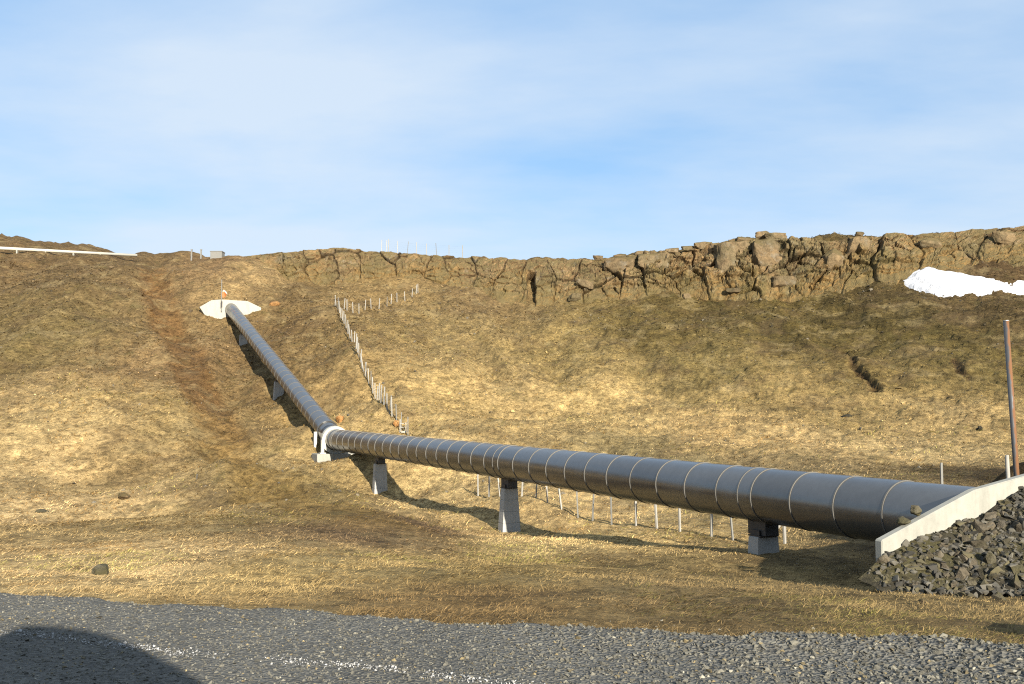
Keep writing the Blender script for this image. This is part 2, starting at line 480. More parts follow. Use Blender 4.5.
def mat_tinted(name, rough=0.9, bs=30, bstr=0.4, var=0.5):
    m, nt, b = material(name)
    pos = ocoord(nt)
    att = N(nt, 'ShaderNodeAttribute', attribute_name='tint').outputs['Color']
    n = noise(nt, pos, bs, 5, 0.65)
    c = mixrgb(nt, 'MULTIPLY', var, att, cramp(nt, n, [(0.3, 0.6), (0.7, 1.35)]))
    nt.links.new(c, b.inputs['Base Color'])
    b.inputs['Roughness'].default_value = rough
    bump(nt, b, n, bstr, 0.02)
    return m
def mat_rock(name, base, alt, scale=1.0, lichen=0.35, moss=0.0, turf=0.0, tinted=False):
    m, nt, b = material(name)
    pos = opos(nt)
    oi = nt.nodes.new('ShaderNodeObjectInfo').outputs['Random']
    n1 = noise(nt, pos, 0.35 * scale, 6, 0.65)
    n2 = noise(nt, pos, 2.2 * scale, 7, 0.7, 0.5)
    n3 = noise(nt, pos, 9 * scale, 5, 0.7)
    n4 = noise(nt, pos, 1.0 * scale, 5, 0.6)
    c = mixrgb(nt, 'MIX', cramp(nt, n1, [(0.38, 0.0), (0.62, 1.0)]), base, alt)
    c = mixrgb(nt, 'MULTIPLY', 0.85, c, cramp(nt, n2, [(0.32, 0.35), (0.5, 1.0), (0.68, 1.45)]))
    c = mixrgb(nt, 'MIX', cramp(nt, n4, [(0.54, 0.0), (0.68, lichen)]), c, (0.19, 0.175, 0.14))
    if moss: c = mixrgb(nt, 'MIX', cramp(nt, n1, [(0.50, 0.0), (0.62, moss)]), c, (0.075, 0.065, 0.02))
    c = mixrgb(nt, 'MULTIPLY', 0.6, c, cramp(nt, n3, [(0.3, 0.6), (0.7, 1.3)]))
    if tinted: c = mixrgb(nt, 'MULTIPLY', 1.0, c, N(nt, 'ShaderNodeAttribute', attribute_name='tint').outputs['Color'])
    if turf:      # thin turf and moss hold on ledges
        nz_ = N(nt, 'ShaderNodeSeparateXYZ', {0: nt.nodes.new('ShaderNodeNewGeometry').outputs['True Normal']}).outputs[2]
        kt = N(nt, 'ShaderNodeMath', {0: nz_, 1: N(nt, 'ShaderNodeMath', {0: n4, 1: 0.8}, operation='MULTIPLY').outputs[0]}, operation='ADD').outputs[0]
        tc_ = mixrgb(nt, 'MIX', n2, (0.055, 0.045, 0.018), (0.13, 0.092, 0.040))
        c = mixrgb(nt, 'MIX', cramp(nt, kt, [(0.80, 0.0), (1.05, turf)]), c, tc_)
    c = mixrgb(nt, 'MULTIPLY', 0.6, c, cramp(nt, oi, [(0.0, 0.6), (1.0, 1.35)]))
    nt.links.new(c, b.inputs['Base Color'])
    b.inputs['Roughness'].default_value = 0.92
    b.inputs['Specular IOR Level'].default_value = 0.2
    hh = N(nt, 'ShaderNodeMath', {0: n2, 1: n3}, operation='ADD').outputs[0]
    bump(nt, b, hh, 0.8, 0.10 / scale)
    return m
def mat_concrete(name, base, stain=0.5, scale=1.0):
    m, nt, b = material(name)
    pos = opos(nt)
    mp = N(nt, 'ShaderNodeMapping', {'Vector': pos, 'Scale': (2.2, 2.2, 0.5)})
    n1 = noise(nt, mp.outputs[0], 1.6 * scale, 6, 0.65)
    n2 = noise(nt, pos, 9 * scale, 5, 0.7)
    n3 = noise(nt, pos, 60, 3, 0.6)
    c = mixrgb(nt, 'MULTIPLY', stain, base, cramp(nt, n1, [(0.30, 0.62), (0.52, 1.0), (0.75, 1.1)]))
    c = mixrgb(nt, 'MULTIPLY', 0.35, c, cramp(nt, n2, [(0.3, 0.7), (0.7, 1.15)]))
    nt.links.new(c, b.inputs['Base Color'])
    b.inputs['Roughness'].default_value = 0.85
    bump(nt, b, n3, 0.25, 0.01)
    return m
def mat_metal(name, base, metallic, rough, dirt=0.3, rust=0.0, panel=0.0):
    m, nt, b = material(name)
    pos = opos(nt)
    n1 = noise(nt, pos, 0.7, 5, 0.6)
    n2 = noise(nt, pos, 6, 6, 0.65)
    c = mixrgb(nt, 'MULTIPLY', dirt, base, cramp(nt, n1, [(0.3, 0.7), (0.7, 1.15)]))
    c = mixrgb(nt, 'MULTIPLY', dirt, c, cramp(nt, n2, [(0.3, 0.75), (0.7, 1.15)]))
    if panel:
        oi = nt.nodes.new('ShaderNodeObjectInfo').outputs['Random']
        c = mixrgb(nt, 'MULTIPLY', panel, c, cramp(nt, oi, [(0.0, 0.65), (1.0, 1.25)]))
    r = cramp(nt, n1, [(0.3, max(rough - 0.07, 0.05)), (0.7, rough + 0.08)])
    if rust:
        ox = N(nt, 'ShaderNodeSeparateXYZ', {0: nt.nodes.new('ShaderNodeNewGeometry').outputs['Normal']}).outputs[0]
        kk = N(nt, 'ShaderNodeMath', {0: N(nt, 'ShaderNodeMath', {0: ox, 1: 0.35}, operation='MULTIPLY').outputs[0], 1: noise(nt, pos, 1.6, 6, 0.7)}, operation='ADD').outputs[0]
        k = cramp(nt, kk, [(0.34, 0.0), (0.50, rust)])
        c = mixrgb(nt, 'MIX', k, c, (0.15, 0.062, 0.018))
        r = mixrgb(nt, 'MIX', k, r, 0.9)
        inv = N(nt, 'ShaderNodeMath', {0: 1.0, 1: k}, operation='SUBTRACT').outputs[0]
        nt.links.new(N(nt, 'ShaderNodeMath', {0: inv, 1: metallic}, operation='MULTIPLY').outputs[0], b.inputs['Metallic'])
    else:
        b.inputs['Metallic'].default_value = metallic
    nt.links.new(c, b.inputs['Base Color'])
    nt.links.new(r, b.inputs['Roughness'])
    bump(nt, b, n1, 0.05, 0.05)
    return m
M_GROUND = mat_ground()
M_GRASS = mat_grass()
M_ROAD = mat_road()
M_GRAVEL = mat_tinted('gravel_stone', 0.85, 25, 0.3)
M_PEBBLE = mat_tinted('scree_stone', 0.9, 10, 0.4)
M_CLIFF = mat_rock('cliff_rock', tinted=True, base=(0.160, 0.100, 0.045), alt=(0.112, 0.082, 0.044), scale=0.9, lichen=0.45, moss=0.3, turf=0.95)
M_BLOCK = mat_rock('weathered_block', (0.145, 0.098, 0.050), (0.108, 0.083, 0.048), 1.0, 0.45, 0.2, 0.9)
M_RUBBLE = mat_rock('quarry_rubble', (0.095, 0.077, 0.052), (0.056, 0.048, 0.034), 3.0, 0.3, 0.45)
M_RUST_ROCK = mat_rock('ochre_rock', (0.28, 0.135, 0.045), (0.22, 0.12, 0.045), 3.0, 0.05)
M_SOIL = mat_rock('bank_soil', (0.030, 0.025, 0.017), (0.042, 0.036, 0.020), 2.5, 0.0, 0.3)
M_CONC = mat_concrete('pier_concrete', (0.31, 0.30, 0.275), 0.5)
M_CONC_W = mat_concrete('pale_concrete', (0.27, 0.26, 0.222), 0.5)
M_CONC_T = mat_concrete('white_concrete', (0.30, 0.285, 0.24), 0.4)
M_PIPE = mat_metal('dark_cladding', (0.158, 0.156, 0.153), 0.70, 0.26, 0.35, panel=0.4)
M_BAND = mat_metal('band_steel', (0.120, 0.112, 0.098), 0.2, 0.55, 0.2)
M_STEEL = mat_metal('dark_steel', (0.05, 0.047, 0.045), 0.4, 0.55, 0.4)
M_WHITE = mat_metal('cream_paint', (0.40, 0.38, 0.325), 0.0, 0.5, 0.15)
M_POST = mat_metal('weathered_post', (0.27, 0.255, 0.225), 0.0, 0.75, 0.4)
M_POST_G = mat_metal('grey_post', (0.16, 0.155, 0.14), 0.0, 0.8, 0.4)
M_WIRE = mat_metal('galvanised_wire', (0.35, 0.34, 0.33), 0.7, 0.5, 0.2)
M_RUST = mat_metal('rusted_galvanised', (0.075, 0.076, 0.08), 0.3, 0.5, 0.3, 0.9)
M_ORANGE = mat_metal('orange_fabric', (0.45, 0.10, 0.02), 0.0, 0.7, 0.1)
M_FLAGW = mat_metal('white_fabric', (0.45, 0.43, 0.40), 0.0, 0.7, 0.1)
def mat_snow():
    m, nt, b = material('old_snow')
    pos = opos(nt)
    n = noise(nt, pos, 0.8, 6, 0.7); n2 = noise(nt, pos, 6, 4)
    c = mixrgb(nt, 'MIX', cramp(nt, n, [(0.50, 0.0), (0.70, 0.5)]), (0.50, 0.50, 0.52), (0.30, 0.27, 0.23))
    nt.links.new(c, b.inputs['Base Color']); b.inputs['Roughness'].default_value = 0.7
    bump(nt, b, N(nt, 'ShaderNodeMath', {0: n, 1: n2}, operation='ADD').outputs[0], 0.5, 0.15)
    return m
M_SNOW = mat_snow()

# ------------------------------------------------------------------ terrain sheet
NA, NR = 980, 560
ang = np.linspace(math.radians(-44), math.radians(44), NA)
rr = np.concatenate([np.exp(np.linspace(math.log(6.3), math.log(135), NR)), np.exp(np.linspace(math.log(137), math.log(1500), 60))])
A2, R2 = np.meshgrid(ang, rr)
TX, TY = R2 * np.tan(A2), R2
TH = height(TX, TY)
farfade = sstep(160, 400, R2)
TH = TH * (1 - farfade) + farfade * 22.0
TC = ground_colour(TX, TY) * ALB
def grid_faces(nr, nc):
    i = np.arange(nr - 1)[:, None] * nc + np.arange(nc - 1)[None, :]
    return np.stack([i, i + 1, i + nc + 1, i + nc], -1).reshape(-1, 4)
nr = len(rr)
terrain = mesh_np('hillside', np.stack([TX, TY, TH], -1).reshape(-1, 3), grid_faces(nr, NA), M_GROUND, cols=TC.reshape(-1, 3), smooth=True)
tag(terrain, kind='structure')

# ------------------------------------------------------------------ road
def road_h(x, y):
    d = edge_y(x) - y                       # metres inside the road
    h = ROADZ + 0.012 * fbm(x * 1.3, y * 1.3, 3, 91)
    right = sstep(-2.0, 4.0, x)
    berm = np.exp(-((d - 0.28) / 0.28) ** 2) * (0.02 + 0.10 * right) * (0.6 + 0.6 * vnoise(x * 1.5, y * 1.5, 95))
    return h + berm - 0.16 * (1 - sstep(-0.02, 0.16, d))
xs = np.concatenate([np.linspace(-400, -12.2, 20), np.linspace(-12, 12, 320), np.linspace(12.2, 400, 20)])
ds = np.concatenate([np.linspace(-0.05, 4.5, 70), np.linspace(4.7, 14, 20), np.geomspace(15, 500, 14)])
GX, GD = np.meshgrid(xs, ds)
GX2 = GX
GY = edge_y(np.clip(GX, -30, 30)) + 0.05 * fbm(GX * 2.3, GX * 0 + 1.0, 3, 99) - GD
RH = road_h(GX2, GY)
RH = np.where(np.abs(GX) > 30, ROADZ, RH)
road = mesh_np('gravel_road', np.stack([GX2, GY, RH], -1).reshape(-1, 3), grid_faces(len(ds), len(xs))[:, ::-1], M_ROAD, smooth=True)
tag(road, kind='structure')

# loose stones: small convex hulls, many copies written into one mesh
def hull_template(seed, n=11, squash=0.7):
    r = np.random.default_rng(seed)
    bm = bmesh.new()
    for _ in range(n):
        v = r.normal(size=3); v /= np.linalg.norm(v); v *= r.uniform(0.8, 1.0); v[2] *= squash
        bm.verts.new(v)
    res = bmesh.ops.convex_hull(bm, input=bm.verts)
    bmesh.ops.delete(bm, geom=[g for g in res['geom_interior'] if isinstance(g, bmesh.types.BMVert)], context='VERTS')
    bmesh.ops.triangulate(bm, faces=bm.faces)
    bm.verts.ensure_lookup_table()
    V = np.array([v.co[:] for v in bm.verts]); F = np.array([[v.index for v in f.verts] for f in bm.faces])
    bm.free()
    return V, F
def scatter_stones(name, pos, size, cols, mat, templates, parent=None):
    Vs, Fs, Cs = [], [], []; base = 0
    k = len(templates); which = rng.integers(0, k, len(pos))
    for ti, (V, F) in enumerate(templates):
        idx = np.nonzero(which == ti)[0]
        if not len(idx): continue
        n = len(idx)
        th = rng.uniform(0, 2 * math.pi, n); tl = rng.uniform(-0.5, 0.5, n)
        st = rng.uniform(0.7, 1.3, (n, 1, 3))
        v = V[None] * st
        c, s = np.cos(tl)[:, None], np.sin(tl)[:, None]
        y2 = v[..., 1] * c - v[..., 2] * s; z2 = v[..., 1] * s + v[..., 2] * c
        c, s = np.cos(th)[:, None], np.sin(th)[:, None]
        x3 = v[..., 0] * c - y2 * s; y3 = v[..., 0] * s + y2 * c
        w = np.stack([x3, y3, z2], -1) * size[idx][:, None, None] + pos[idx][:, None, :]
        Vs.append(w.reshape(-1, 3)); Cs.append(np.repeat(cols[idx], len(V), 0))
        Fs.append((F[None] + (np.arange(n) * len(V))[:, None, None] + base).reshape(-1, 3)); base += n * len(V)
    return mesh_np(name, np.concatenate(Vs), np.concatenate(Fs), mat, parent, np.concatenate(Cs))
TPL = [hull_template(s, 8) for s in range(10)]

# gravel of the road, denser near the camera
n = 46000
yy = rng.uniform(0, 1, n); 
gx = rng.uniform(-7.5, 7.0, n)
gd = rng.uniform(-0.12, 4.4, n) - np.where(rng.uniform(size=n) < 0.07, rng.exponential(0.30, n), 0)
gy = edge_y(gx) - gd
keep = (np.abs(gx) < gy * 0.60 + 0.5) & (gy > 5.2)
gx, gy, gd = gx[keep], gy[keep], gd[keep]
coarse = sstep(-1.5, 3.5, gx) * (1 - 0.5 * sstep(0.8, 2.5, gd))
gs = rng.lognormal(0, 0.33, len(gx)) * (0.0095 + 0.0085 * coarse)
gz = road_h(gx, gy) + gs * 0.15
gz = np.maximum(gz, np.where(gd < 0.1, height(gx, gy), -9))
g = rng.uniform(0.05, 0.14, len(gx)) * (1 + 0.15 * fbm(gx, gy, 3, 4))
g = np.where(rng.uniform(size=len(gx)) < 0.015, rng.uniform(0.18, 0.30, len(gx)), g)
gc = np.stack([g * 1.08, g, g * 0.78], -1)
br = rng.uniform(size=len(gx)) < 0.06
gc[br] *= np.array([1.5, 1.25, 0.8])
gravel = scatter_stones('road_gravel', np.stack([gx, gy, gz], -1), gs, gc, M_GRAVEL, TPL)
tag(gravel, 'loose dark grey gravel covering the road surface', 'gravel', kind='stuff')
# broken white line: pale stones along the old wheel line
L0, L1 = np.array([-4.2, 8.02]), np.array([1.2, 6.05])
n = 1300
t = rng.uniform(0, 1, n)
t = t[vnoise(t * 26, t * 0 + 3, 5) + rng.uniform(-0.25, 0.25, len(t)) > 0.25]
wx = L0[0] + (L1[0] - L0[0]) * t + rng.normal(0, 0.02, len(t)); wy = L0[1] + (L1[1] - L0[1]) * t + rng.normal(0, 0.05, len(t)) + 0.04 * np.sin(t * 14)
wsz = rng.lognormal(0, 0.35, len(t)) * 0.0062
wz = road_h(wx, wy) + wsz * 0.8
wc = rng.uniform(0.2, 0.42, (len(t), 1)) * np.array([[1, 0.98, 0.95]])
white_line = scatter_stones('white_gravel', np.stack([wx, wy, wz], -1), wsz, wc, M_GRAVEL, TPL)
tag(white_line, 'broken line of whitish stones along the gravel road', 'gravel', kind='stuff')

# ------------------------------------------------------------------ grass blades
def grass(n, y0, y1, wmin, wpx, length, name, label, lean=(0.9, 1.35)):
    Y = np.exp(rng.uniform(math.log(y0), math.log(y1), n))
    X = rng.uniform(-0.66, 0.66, n) * Y
    d = Y - edge_y(X)
    clump = fbm(X * 1.6, Y * 1.1, 3, 33)
    cl2 = fbm(X * 0.35, Y * 0.25, 3, 35)
    keep = (d > -0.30 * np.clip(fbm(X * 2.1, Y * 2.1, 3, 39) + 0.3, 0, 1) - 0.1 * rng.uniform(size=n)) & (rng.uniform(size=n) < 0.76 + 0.85 * clump + 0.5 * cl2)
    keep &= ~((d < 0.8) & (rng.uniform(size=n) > 0.6 + 0.8 * d))
    # keep clear of the rubble bank by the anchor
    rel = (X - PLATE_C.x) * PLATE_DIR.x + (Y - PLATE_C.y) * PLATE_DIR.y
    nn = (X - PLATE_C.x) * PLATE_N.x + (Y - PLATE_C.y) * PLATE_N.y
    keep &= ~((rel > -2.2) & (nn > -0.3) & (nn < 2.0))
    tr = seg_dist(X, Y, TRACK)
    keep &= (rng.uniform(size=n) < 0.25 + 0.75 * sstep(0.5, 2.2, tr))
    X, Y = X[keep], Y[keep]; n = len(X)
    Z = np.where(Y - edge_y(X) < 0.1, np.maximum(height(X, Y), road_h(X, Y)), height(X, Y))
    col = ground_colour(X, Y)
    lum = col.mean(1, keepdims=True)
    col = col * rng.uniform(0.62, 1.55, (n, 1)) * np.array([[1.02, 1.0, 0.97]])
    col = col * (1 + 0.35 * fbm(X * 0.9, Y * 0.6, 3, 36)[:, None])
    grn = fbm(X * 0.3, Y * 0.25, 3, 37) > 0.22
    gm = grn & (rng.uniform(size=n) < 0.45)
    col[gm] = col[gm] * np.array([0.72, 0.86, 0.55])
    drk = rng.uniform(size=n) < 0.12
    col[drk] *= 0.5
    L = length * rng.lognormal(0, 0.3, n) * (0.75 + 0.6 * np.clip(clump[keep] + 0.3, 0, 1)) * np.clip(0.6 + Y / 60.0, 0.6, 1.7)
    W = np.maximum(wmin, Y / FOC * wpx) * rng.uniform(0.6, 1.2, n)
    base_dir = 0.2 + 1.5 * fbm(X * 0.5, Y * 0.4, 3, 38)
    az = base_dir + rng.normal(0, 0.75, n)
    le = rng.uniform(lean[0], lean[1], n)
    dx, dy = np.cos(az), np.sin(az) - 0.15
    sx, sy = -dy, dx
    p = np.stack([X, Y, Z - 0.015], -1)
    side = np.stack([sx, sy, rng.normal(0, 0.3, n)], -1) * (W * 0.5)[:, None]
    m1 = np.stack([dx * np.sin(le * 0.85), dy * np.sin(le * 0.85), np.cos(le * 0.85)], -1) * (L * 0.5)[:, None]
    m2 = np.stack([dx * np.sin(le * 1.12), dy * np.sin(le * 1.12), np.cos(le * 1.12)], -1) * (L * 0.5)[:, None]
    v = np.stack([p - side, p + side, p + m1 + side * 0.8, p + m1 - side * 0.8, p + m1 + m2], 1).reshape(-1, 3)
    b = np.arange(n)[:, None] * 5
    f = np.concatenate([b + np.array([[0, 1, 2]]), b + np.array([[0, 2, 3]]), b + np.array([[3, 2, 4]])])
    o = mesh_np(name, v, f, M_GRASS, None, np.repeat(np.clip(col * ALB, 0, 0.75), 5, 0))
    return tag(o, label, 'grass', kind='stuff')
grass(270000, 7.3, 30, 0.004, 0.6, 0.115, 'dry_grass', 'matted straw-coloured grass between the gravel road and the pipe', (1.1, 1.5))
grass(130000, 28, 112, 0.02, 0.75, 0.13, 'hill_grass', 'thin dry grass tufts over the hillside slopes', (1.0, 1.5))

# stones strewn over the slopes (scree below the cliff)
n = 16000
Y = np.exp(rng.uniform(math.log(40), math.log(118), n)); X = rng.uniform(-0.62, 0.62, n) * Y
foot = sstep(70, 100, Y)
dens = 0.03 + 0.75 * foot * sstep(-0.3, 0.4, fbm(X * 0.12, Y * 0.1, 3, 45)) * sstep(-25, 5, X + (Y - 90) * 0.2)
kp = rng.uniform(size=n) < dens
X, Y = X[kp], Y[kp]
S = rng.lognormal(0, 0.5, len(X)) * 0.065
Z = height(X, Y) + S * 0.1
gsh = rng.uniform(0.05, 0.14, len(X))
cc = np.stack([gsh * 1.12, gsh * 0.95, gsh * 0.68], -1)
scree = scatter_stones('scree', np.stack([X, Y, Z], -1), S, cc, M_PEBBLE, TPL)
tag(scree, 'small pale stones strewn over the slope below the cliff', 'scree', kind='stuff')

# low heath clumps and turf tussocks that roughen the upper slopes
n = 34000
Y = np.exp(rng.uniform(math.log(58), math.log(119), n)); X = rng.uniform(-0.60, 0.60, n) * Y
lo_ = sstep(74, 92, Y)
m_ = fbm(X * 0.11, Y * 0.09, 3, 47) + 0.35 * sstep(82, 100, Y) + 0.25 * sstep(0, 30, X) * sstep(80, 95, Y)
kp = (rng.uniform(size=n) < (0.12 + 0.75 * sstep(-0.05, 0.55, m_)) * (0.12 + 0.88 * lo_)) & (seg_dist(X, Y, TRACK) > 1.6)
X, Y = X[kp], Y[kp]
S = rng.lognormal(0, 0.4, len(X)) * 0.115
Z = height(X, Y) - S * 0.15
cc = ground_colour(X, Y) * ALB * (rng.choice([0.35, 0.6, 0.9, 1.3], len(X), p=[0.3, 0.3, 0.2, 0.2]) * rng.uniform(0.8, 1.2, len(X)))[:, None]
heath = scatter_stones('heath', np.stack([X, Y, Z], -1), S, cc, M_PEBBLE, [hull_template(50 + i, 7, 0.6) for i in range(6)])
tag(heath, 'low brown and olive heath clumps over the upper slopes', 'heath', kind='stuff')

# ------------------------------------------------------------------ rock face along the rim
ca = np.array(CLIFF, float)
NS, NT = 1250, 92
sx_ = np.linspace(ca[0, 0], ca[-1, 0], NS)
yb_, yt_, Yb_, Yt_ = (np.interp(sx_, ca[:, 0], ca[:, i]) for i in (1, 2, 3, 4))
Yb_ = Yb_ - 1.9 + 0.9 * fbm(sx_ * 0.05, sx_ * 0, 3, 160); Yt_ = Yt_ - 1.4
ba, bb = ray(sx_, yb_); ta, tb = ray(sx_, yt_)
Bp = np.stack([ba * Yb_, Yb_, bb * Yb_ - 2.0], -1); Tp = np.stack([ta * Yt_, Yt_, tb * Yt_ - 0.25], -1)
arc = np.concatenate([[0], np.cumsum(np.linalg.norm(np.diff(Bp[:, :2], axis=0), axis=1))])
tt = np.linspace(0, 1.30, NT)
S2, T2 = np.meshgrid(np.arange(NS), tt)
def cliff_point(t):
    tc_ = np.clip(t, 0, 1)
    prof = tc_ ** 1.0
    back = np.clip(t - 1, 0, 1)
    return prof, back
pr, bk = cliff_point(T2)
base = Bp[S2.astype(int)] * (1 - pr[..., None]) + Tp[S2.astype(int)] * pr[..., None]
# the foot leans out as talus, the upper part stands steeper
lean_ = np.sin(pr * math.pi) * 0.1
base[..., 1] += lean_ * 0.8
base[..., 1] += bk * 14.0
base[..., 2] -= bk * 2.4
sa = arc[S2.astype(int)]; hgt = base[..., 2]
u = sa + 0.8 * fbm(sa * 0.3, hgt * 0.4, 3, 101); v = hgt + 0.5 * fbm(sa * 0.35, hgt * 0.3, 3, 102)
f1, f2, cid, gx_, gy_ = worley(u / 3.4, v / 3.9, 201)
g1, g2, cid2, hx_, hy_ = worley(u / 1.25, v / 1.0, 205)
Hc = (Tp[:, 2] - Bp[:, 2])[S2.astype(int)]
strength = sstep(1.5, 5.5, Hc) * (1 - 0.45 * sstep(860, 930, sx_[S2.astype(int)])) * (0.50 + 0.50 * sstep(520, 640, sx_[S2.astype(int)]))
crack = 1 - sstep(0.01, 0.075, f2 - f1)
crack2 = 1 - sstep(0.01, 0.09, g2 - g1)
k1, k2, cid3, kx_, ky_ = worley(u / 0.5 + 3.3, v / 0.42, 209)
crack3 = 1 - sstep(0.02, 0.16, k2 - k1)
disp = (cid3 - 0.5) * 0.22 - crack3 * 0.10 + (cid - 0.35) * 0.75 + 0.25 * np.sign(np.sin(v * 2.6 + 1.2 * fbm(u * 0.3, v * 0.2, 2, 181))) * vnoise(u * 0.5, v * 0.5, 183) + gx_ * (np.mod(cid * 7.3, 1) - 0.5) * 1.5 + gy_ * (np.mod(cid * 3.7, 1) - 0.6) * 0.9 - crack * 0.55 \
     + (cid2 - 0.5) * 0.34 + hx_ * (np.mod(cid2 * 5.1, 1) - 0.5) * 1.0 + hy_ * (np.mod(cid2 * 9.1, 1) - 0.5) * 0.9 - crack2 * 0.16 + 0.32 * fbm(u * 0.5, v * 0.7, 4, 111) + 0.18 * fbm(u * 2.5, v * 3.0, 3, 113)
foot = sstep(0.15, 0.50, pr)
disp = disp * strength * (0.25 + 0.75 * foot)
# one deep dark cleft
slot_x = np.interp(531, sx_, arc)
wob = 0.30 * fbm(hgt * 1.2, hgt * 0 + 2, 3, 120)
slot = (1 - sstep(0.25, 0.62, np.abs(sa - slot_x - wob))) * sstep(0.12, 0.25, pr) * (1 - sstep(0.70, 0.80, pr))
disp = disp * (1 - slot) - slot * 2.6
fade_t = 1 - sstep(1.0, 1.12, T2)
nrm = np.array([0.0, -0.93, 0.36])
rim = sstep(0.85, 1.0, pr) * fade_t
base = base + nrm[None, None, :] * (disp * (0.25 + 0.75 * fade_t) * (1 - 0.45 * rim))[..., None]
base[..., 2] += rim * (0.30 * fbm(sa * 0.8, sa * 0, 4, 130) + 0.35 * (cid - 0.5)) * strength
tint = np.ones(base.shape)
tint *= (0.80 + 0.45 * (cid2 - 0.3) + 0.25 * (cid - 0.5))[..., None]
tint *= (1 - 0.60 * np.maximum(crack, 0.65 * crack2))[..., None]                      # darker along the joints
earth = ((1 - sstep(0.30, 0.75, pr + 0.45 * fbm(sa * 0.30, hgt * 0.5, 4, 170) - 0.12 * sstep(860, 930, sx_[S2.astype(int)]) - 0.10 * (1 - sstep(480, 600, sx_[S2.astype(int)])))) * 0.9)[..., None]
tint = tint * (1 - earth) + np.array([0.85, 0.82, 0.62]) * earth
tint = tint * (1 - slot[..., None] * 0.86)  # shade inside the cleft painted in as a near-black tint
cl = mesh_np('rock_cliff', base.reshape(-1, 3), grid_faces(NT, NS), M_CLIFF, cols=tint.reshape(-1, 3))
tag(cl, kind='structure')

def rock_mesh(name, seed, mat, sub=3, box=0.5, rough=0.16, facet=7):
    r = np.random.default_rng(seed)
    bm = bmesh.new()
    bmesh.ops.create_icosphere(bm, subdivisions=sub, radius=1.0)
    V = np.array([v.co[:] for v in bm.verts])
    # cut by planes for a broken, faceted body
    nrm_ = r.normal(size=(facet, 3)); nrm_ /= np.linalg.norm(nrm_, axis=1, keepdims=True)
    off = r.uniform(0.55, 0.85, facet)
    mx = np.abs(V).max(1, keepdims=True)
    V = V * (1 - box) + V / mx * 0.8 * box
    for nn, dd in zip(nrm_, off):
        d = V @ nn - dd
        V = V - np.clip(d, 0, None)[:, None] * nn[None] * 0.85
    V = V * (1 + rough * (vnoise3(V * 2.1 + seed, seed) - 0.5) * 2 + 0.5 * rough * (vnoise3(V * 5.3 + seed, seed + 3) - 0.5))[:, None]
    for v, c in zip(bm.verts, V): v.co = c
    me = bpy.data.meshes.new(name)
    bm.to_mesh(me); bm.free(); me.materials.append(mat)
    return me
BLOCKS = [rock_mesh('rock_block', 300 + i, M_BLOCK, 4, 0.9, 0.13, 9) for i in range(8)]
# the blocks one can pick out of the face and on its rim: picture x, y, width, height
BL = [(735,262,38,40),(770,260,34,40),(655,264,34,26),(620,267,32,22),(858,248,28,22),(835,260,22,26),
      (775,237,24,8),(748,241,22,8),(762,235,13,7),(704,246,20,8),(690,249,16,7),(672,251,14,6),(640,254,16,6),(620,256,13,5),(598,258,11,5),(860,234,9,5),(784,282,24,12),
      (688,298,10,9),(733,291,14,7),(585,284,18,10),(575,297,13,8),(930,243,22,12),(1003,238,24,12)]
for i, (x, y, w, h) in enumerate(BL):
    yb, yt, Yb, Yt = (np.interp(x, ca[:, 0], ca[:, k]) for k in (1, 2, 3, 4))
    k = min(max((yb - y) / max(yb - yt, 1), 0), 1.05)
    Y = Yb + (Yt - Yb) * k
    s = Y / FOC
    thick = 0.34 * (w + h) * s * 0.5
    c = P(x, y, Y + thick * (0.62 if y < yt + 8 else 0.84) - 1.35)
    o = bpy.data.objects.new('rock_block', BLOCKS[i % len(BLOCKS)])
    o.location = c; o.scale = (w * s * 0.60, thick, h * s * 0.60)
    o.rotation_euler = (rnd.uniform(-0.12, 0.12), rnd.uniform(-0.14, 0.14), rnd.uniform(-0.25, 0.25))
    link(o, cl)

# ------------------------------------------------------------------ snow lying on the slope
SN = [(906,282),(914,275),(922,271),(930,269),(940,273),(952,275),(962,276),(972,279),(985,281),(1000,282),(1012,283),(1030,284),(1060,288),(1062,296),(1040,300),(1024,300),(1010,299),(998,297),(985,296),(975,297),(962,298),(950,296),(940,295),(928,290),(916,286)]
snow_w = [ground_hit(x, y) for x, y in SN]
SX = np.array([p.x for p in snow_w]); SY = np.array([p.y for p in snow_w])
gx_, gy_ = np.meshgrid(np.linspace(SX.min() - 1.5, SX.max() + 1.5, 220), np.linspace(SY.min() - 1.5, SY.max() + 1.5, 180))
def inside_dist(x, y):
    ins = np.zeros(x.shape, bool); m = len(SX)
    for i in range(m):
        j = (i - 1) % m
        cnd = (SY[i] > y) != (SY[j] > y)
        xi = (SX[j] - SX[i]) * (y - SY[i]) / (SY[j] - SY[i] + 1e-9) + SX[i]
        ins ^= cnd & (x < xi)
    d = seg_dist(x, y, [(a, b) for a, b in zip(SX, SY)] + [(SX[0], SY[0])])
    return np.where(ins, d, -d)
dd = inside_dist(gx_, gy_) + 0.30 * fbm(gx_ * 0.9, gy_ * 0.9, 4, 140)
zz_ = height(gx_, gy_, True) * 0.1 + 0.9 * height(gx_, gy_, False) + 0.1
lift = 0.12 + 0.32 * sstep(-0.05, 0.8, dd) + 0.10 * fbm(gx_ * 0.4, gy_ * 0.6, 3, 142) * sstep(0, 1.0, dd) - 1.0 * (1 - sstep(-1.3, 0.1, dd))
fs = grid_faces(180, 220)
okv = (dd > -1.3).ravel()
fs = fs[okv[fs].all(1)]
snow = mesh_np('snow_patch', np.stack([gx_, gy_, zz_ + lift], -1).reshape(-1, 3), fs, M_SNOW, smooth=True)
tag(snow, 'bright white patch of old snow lying below the cliff', 'snow')

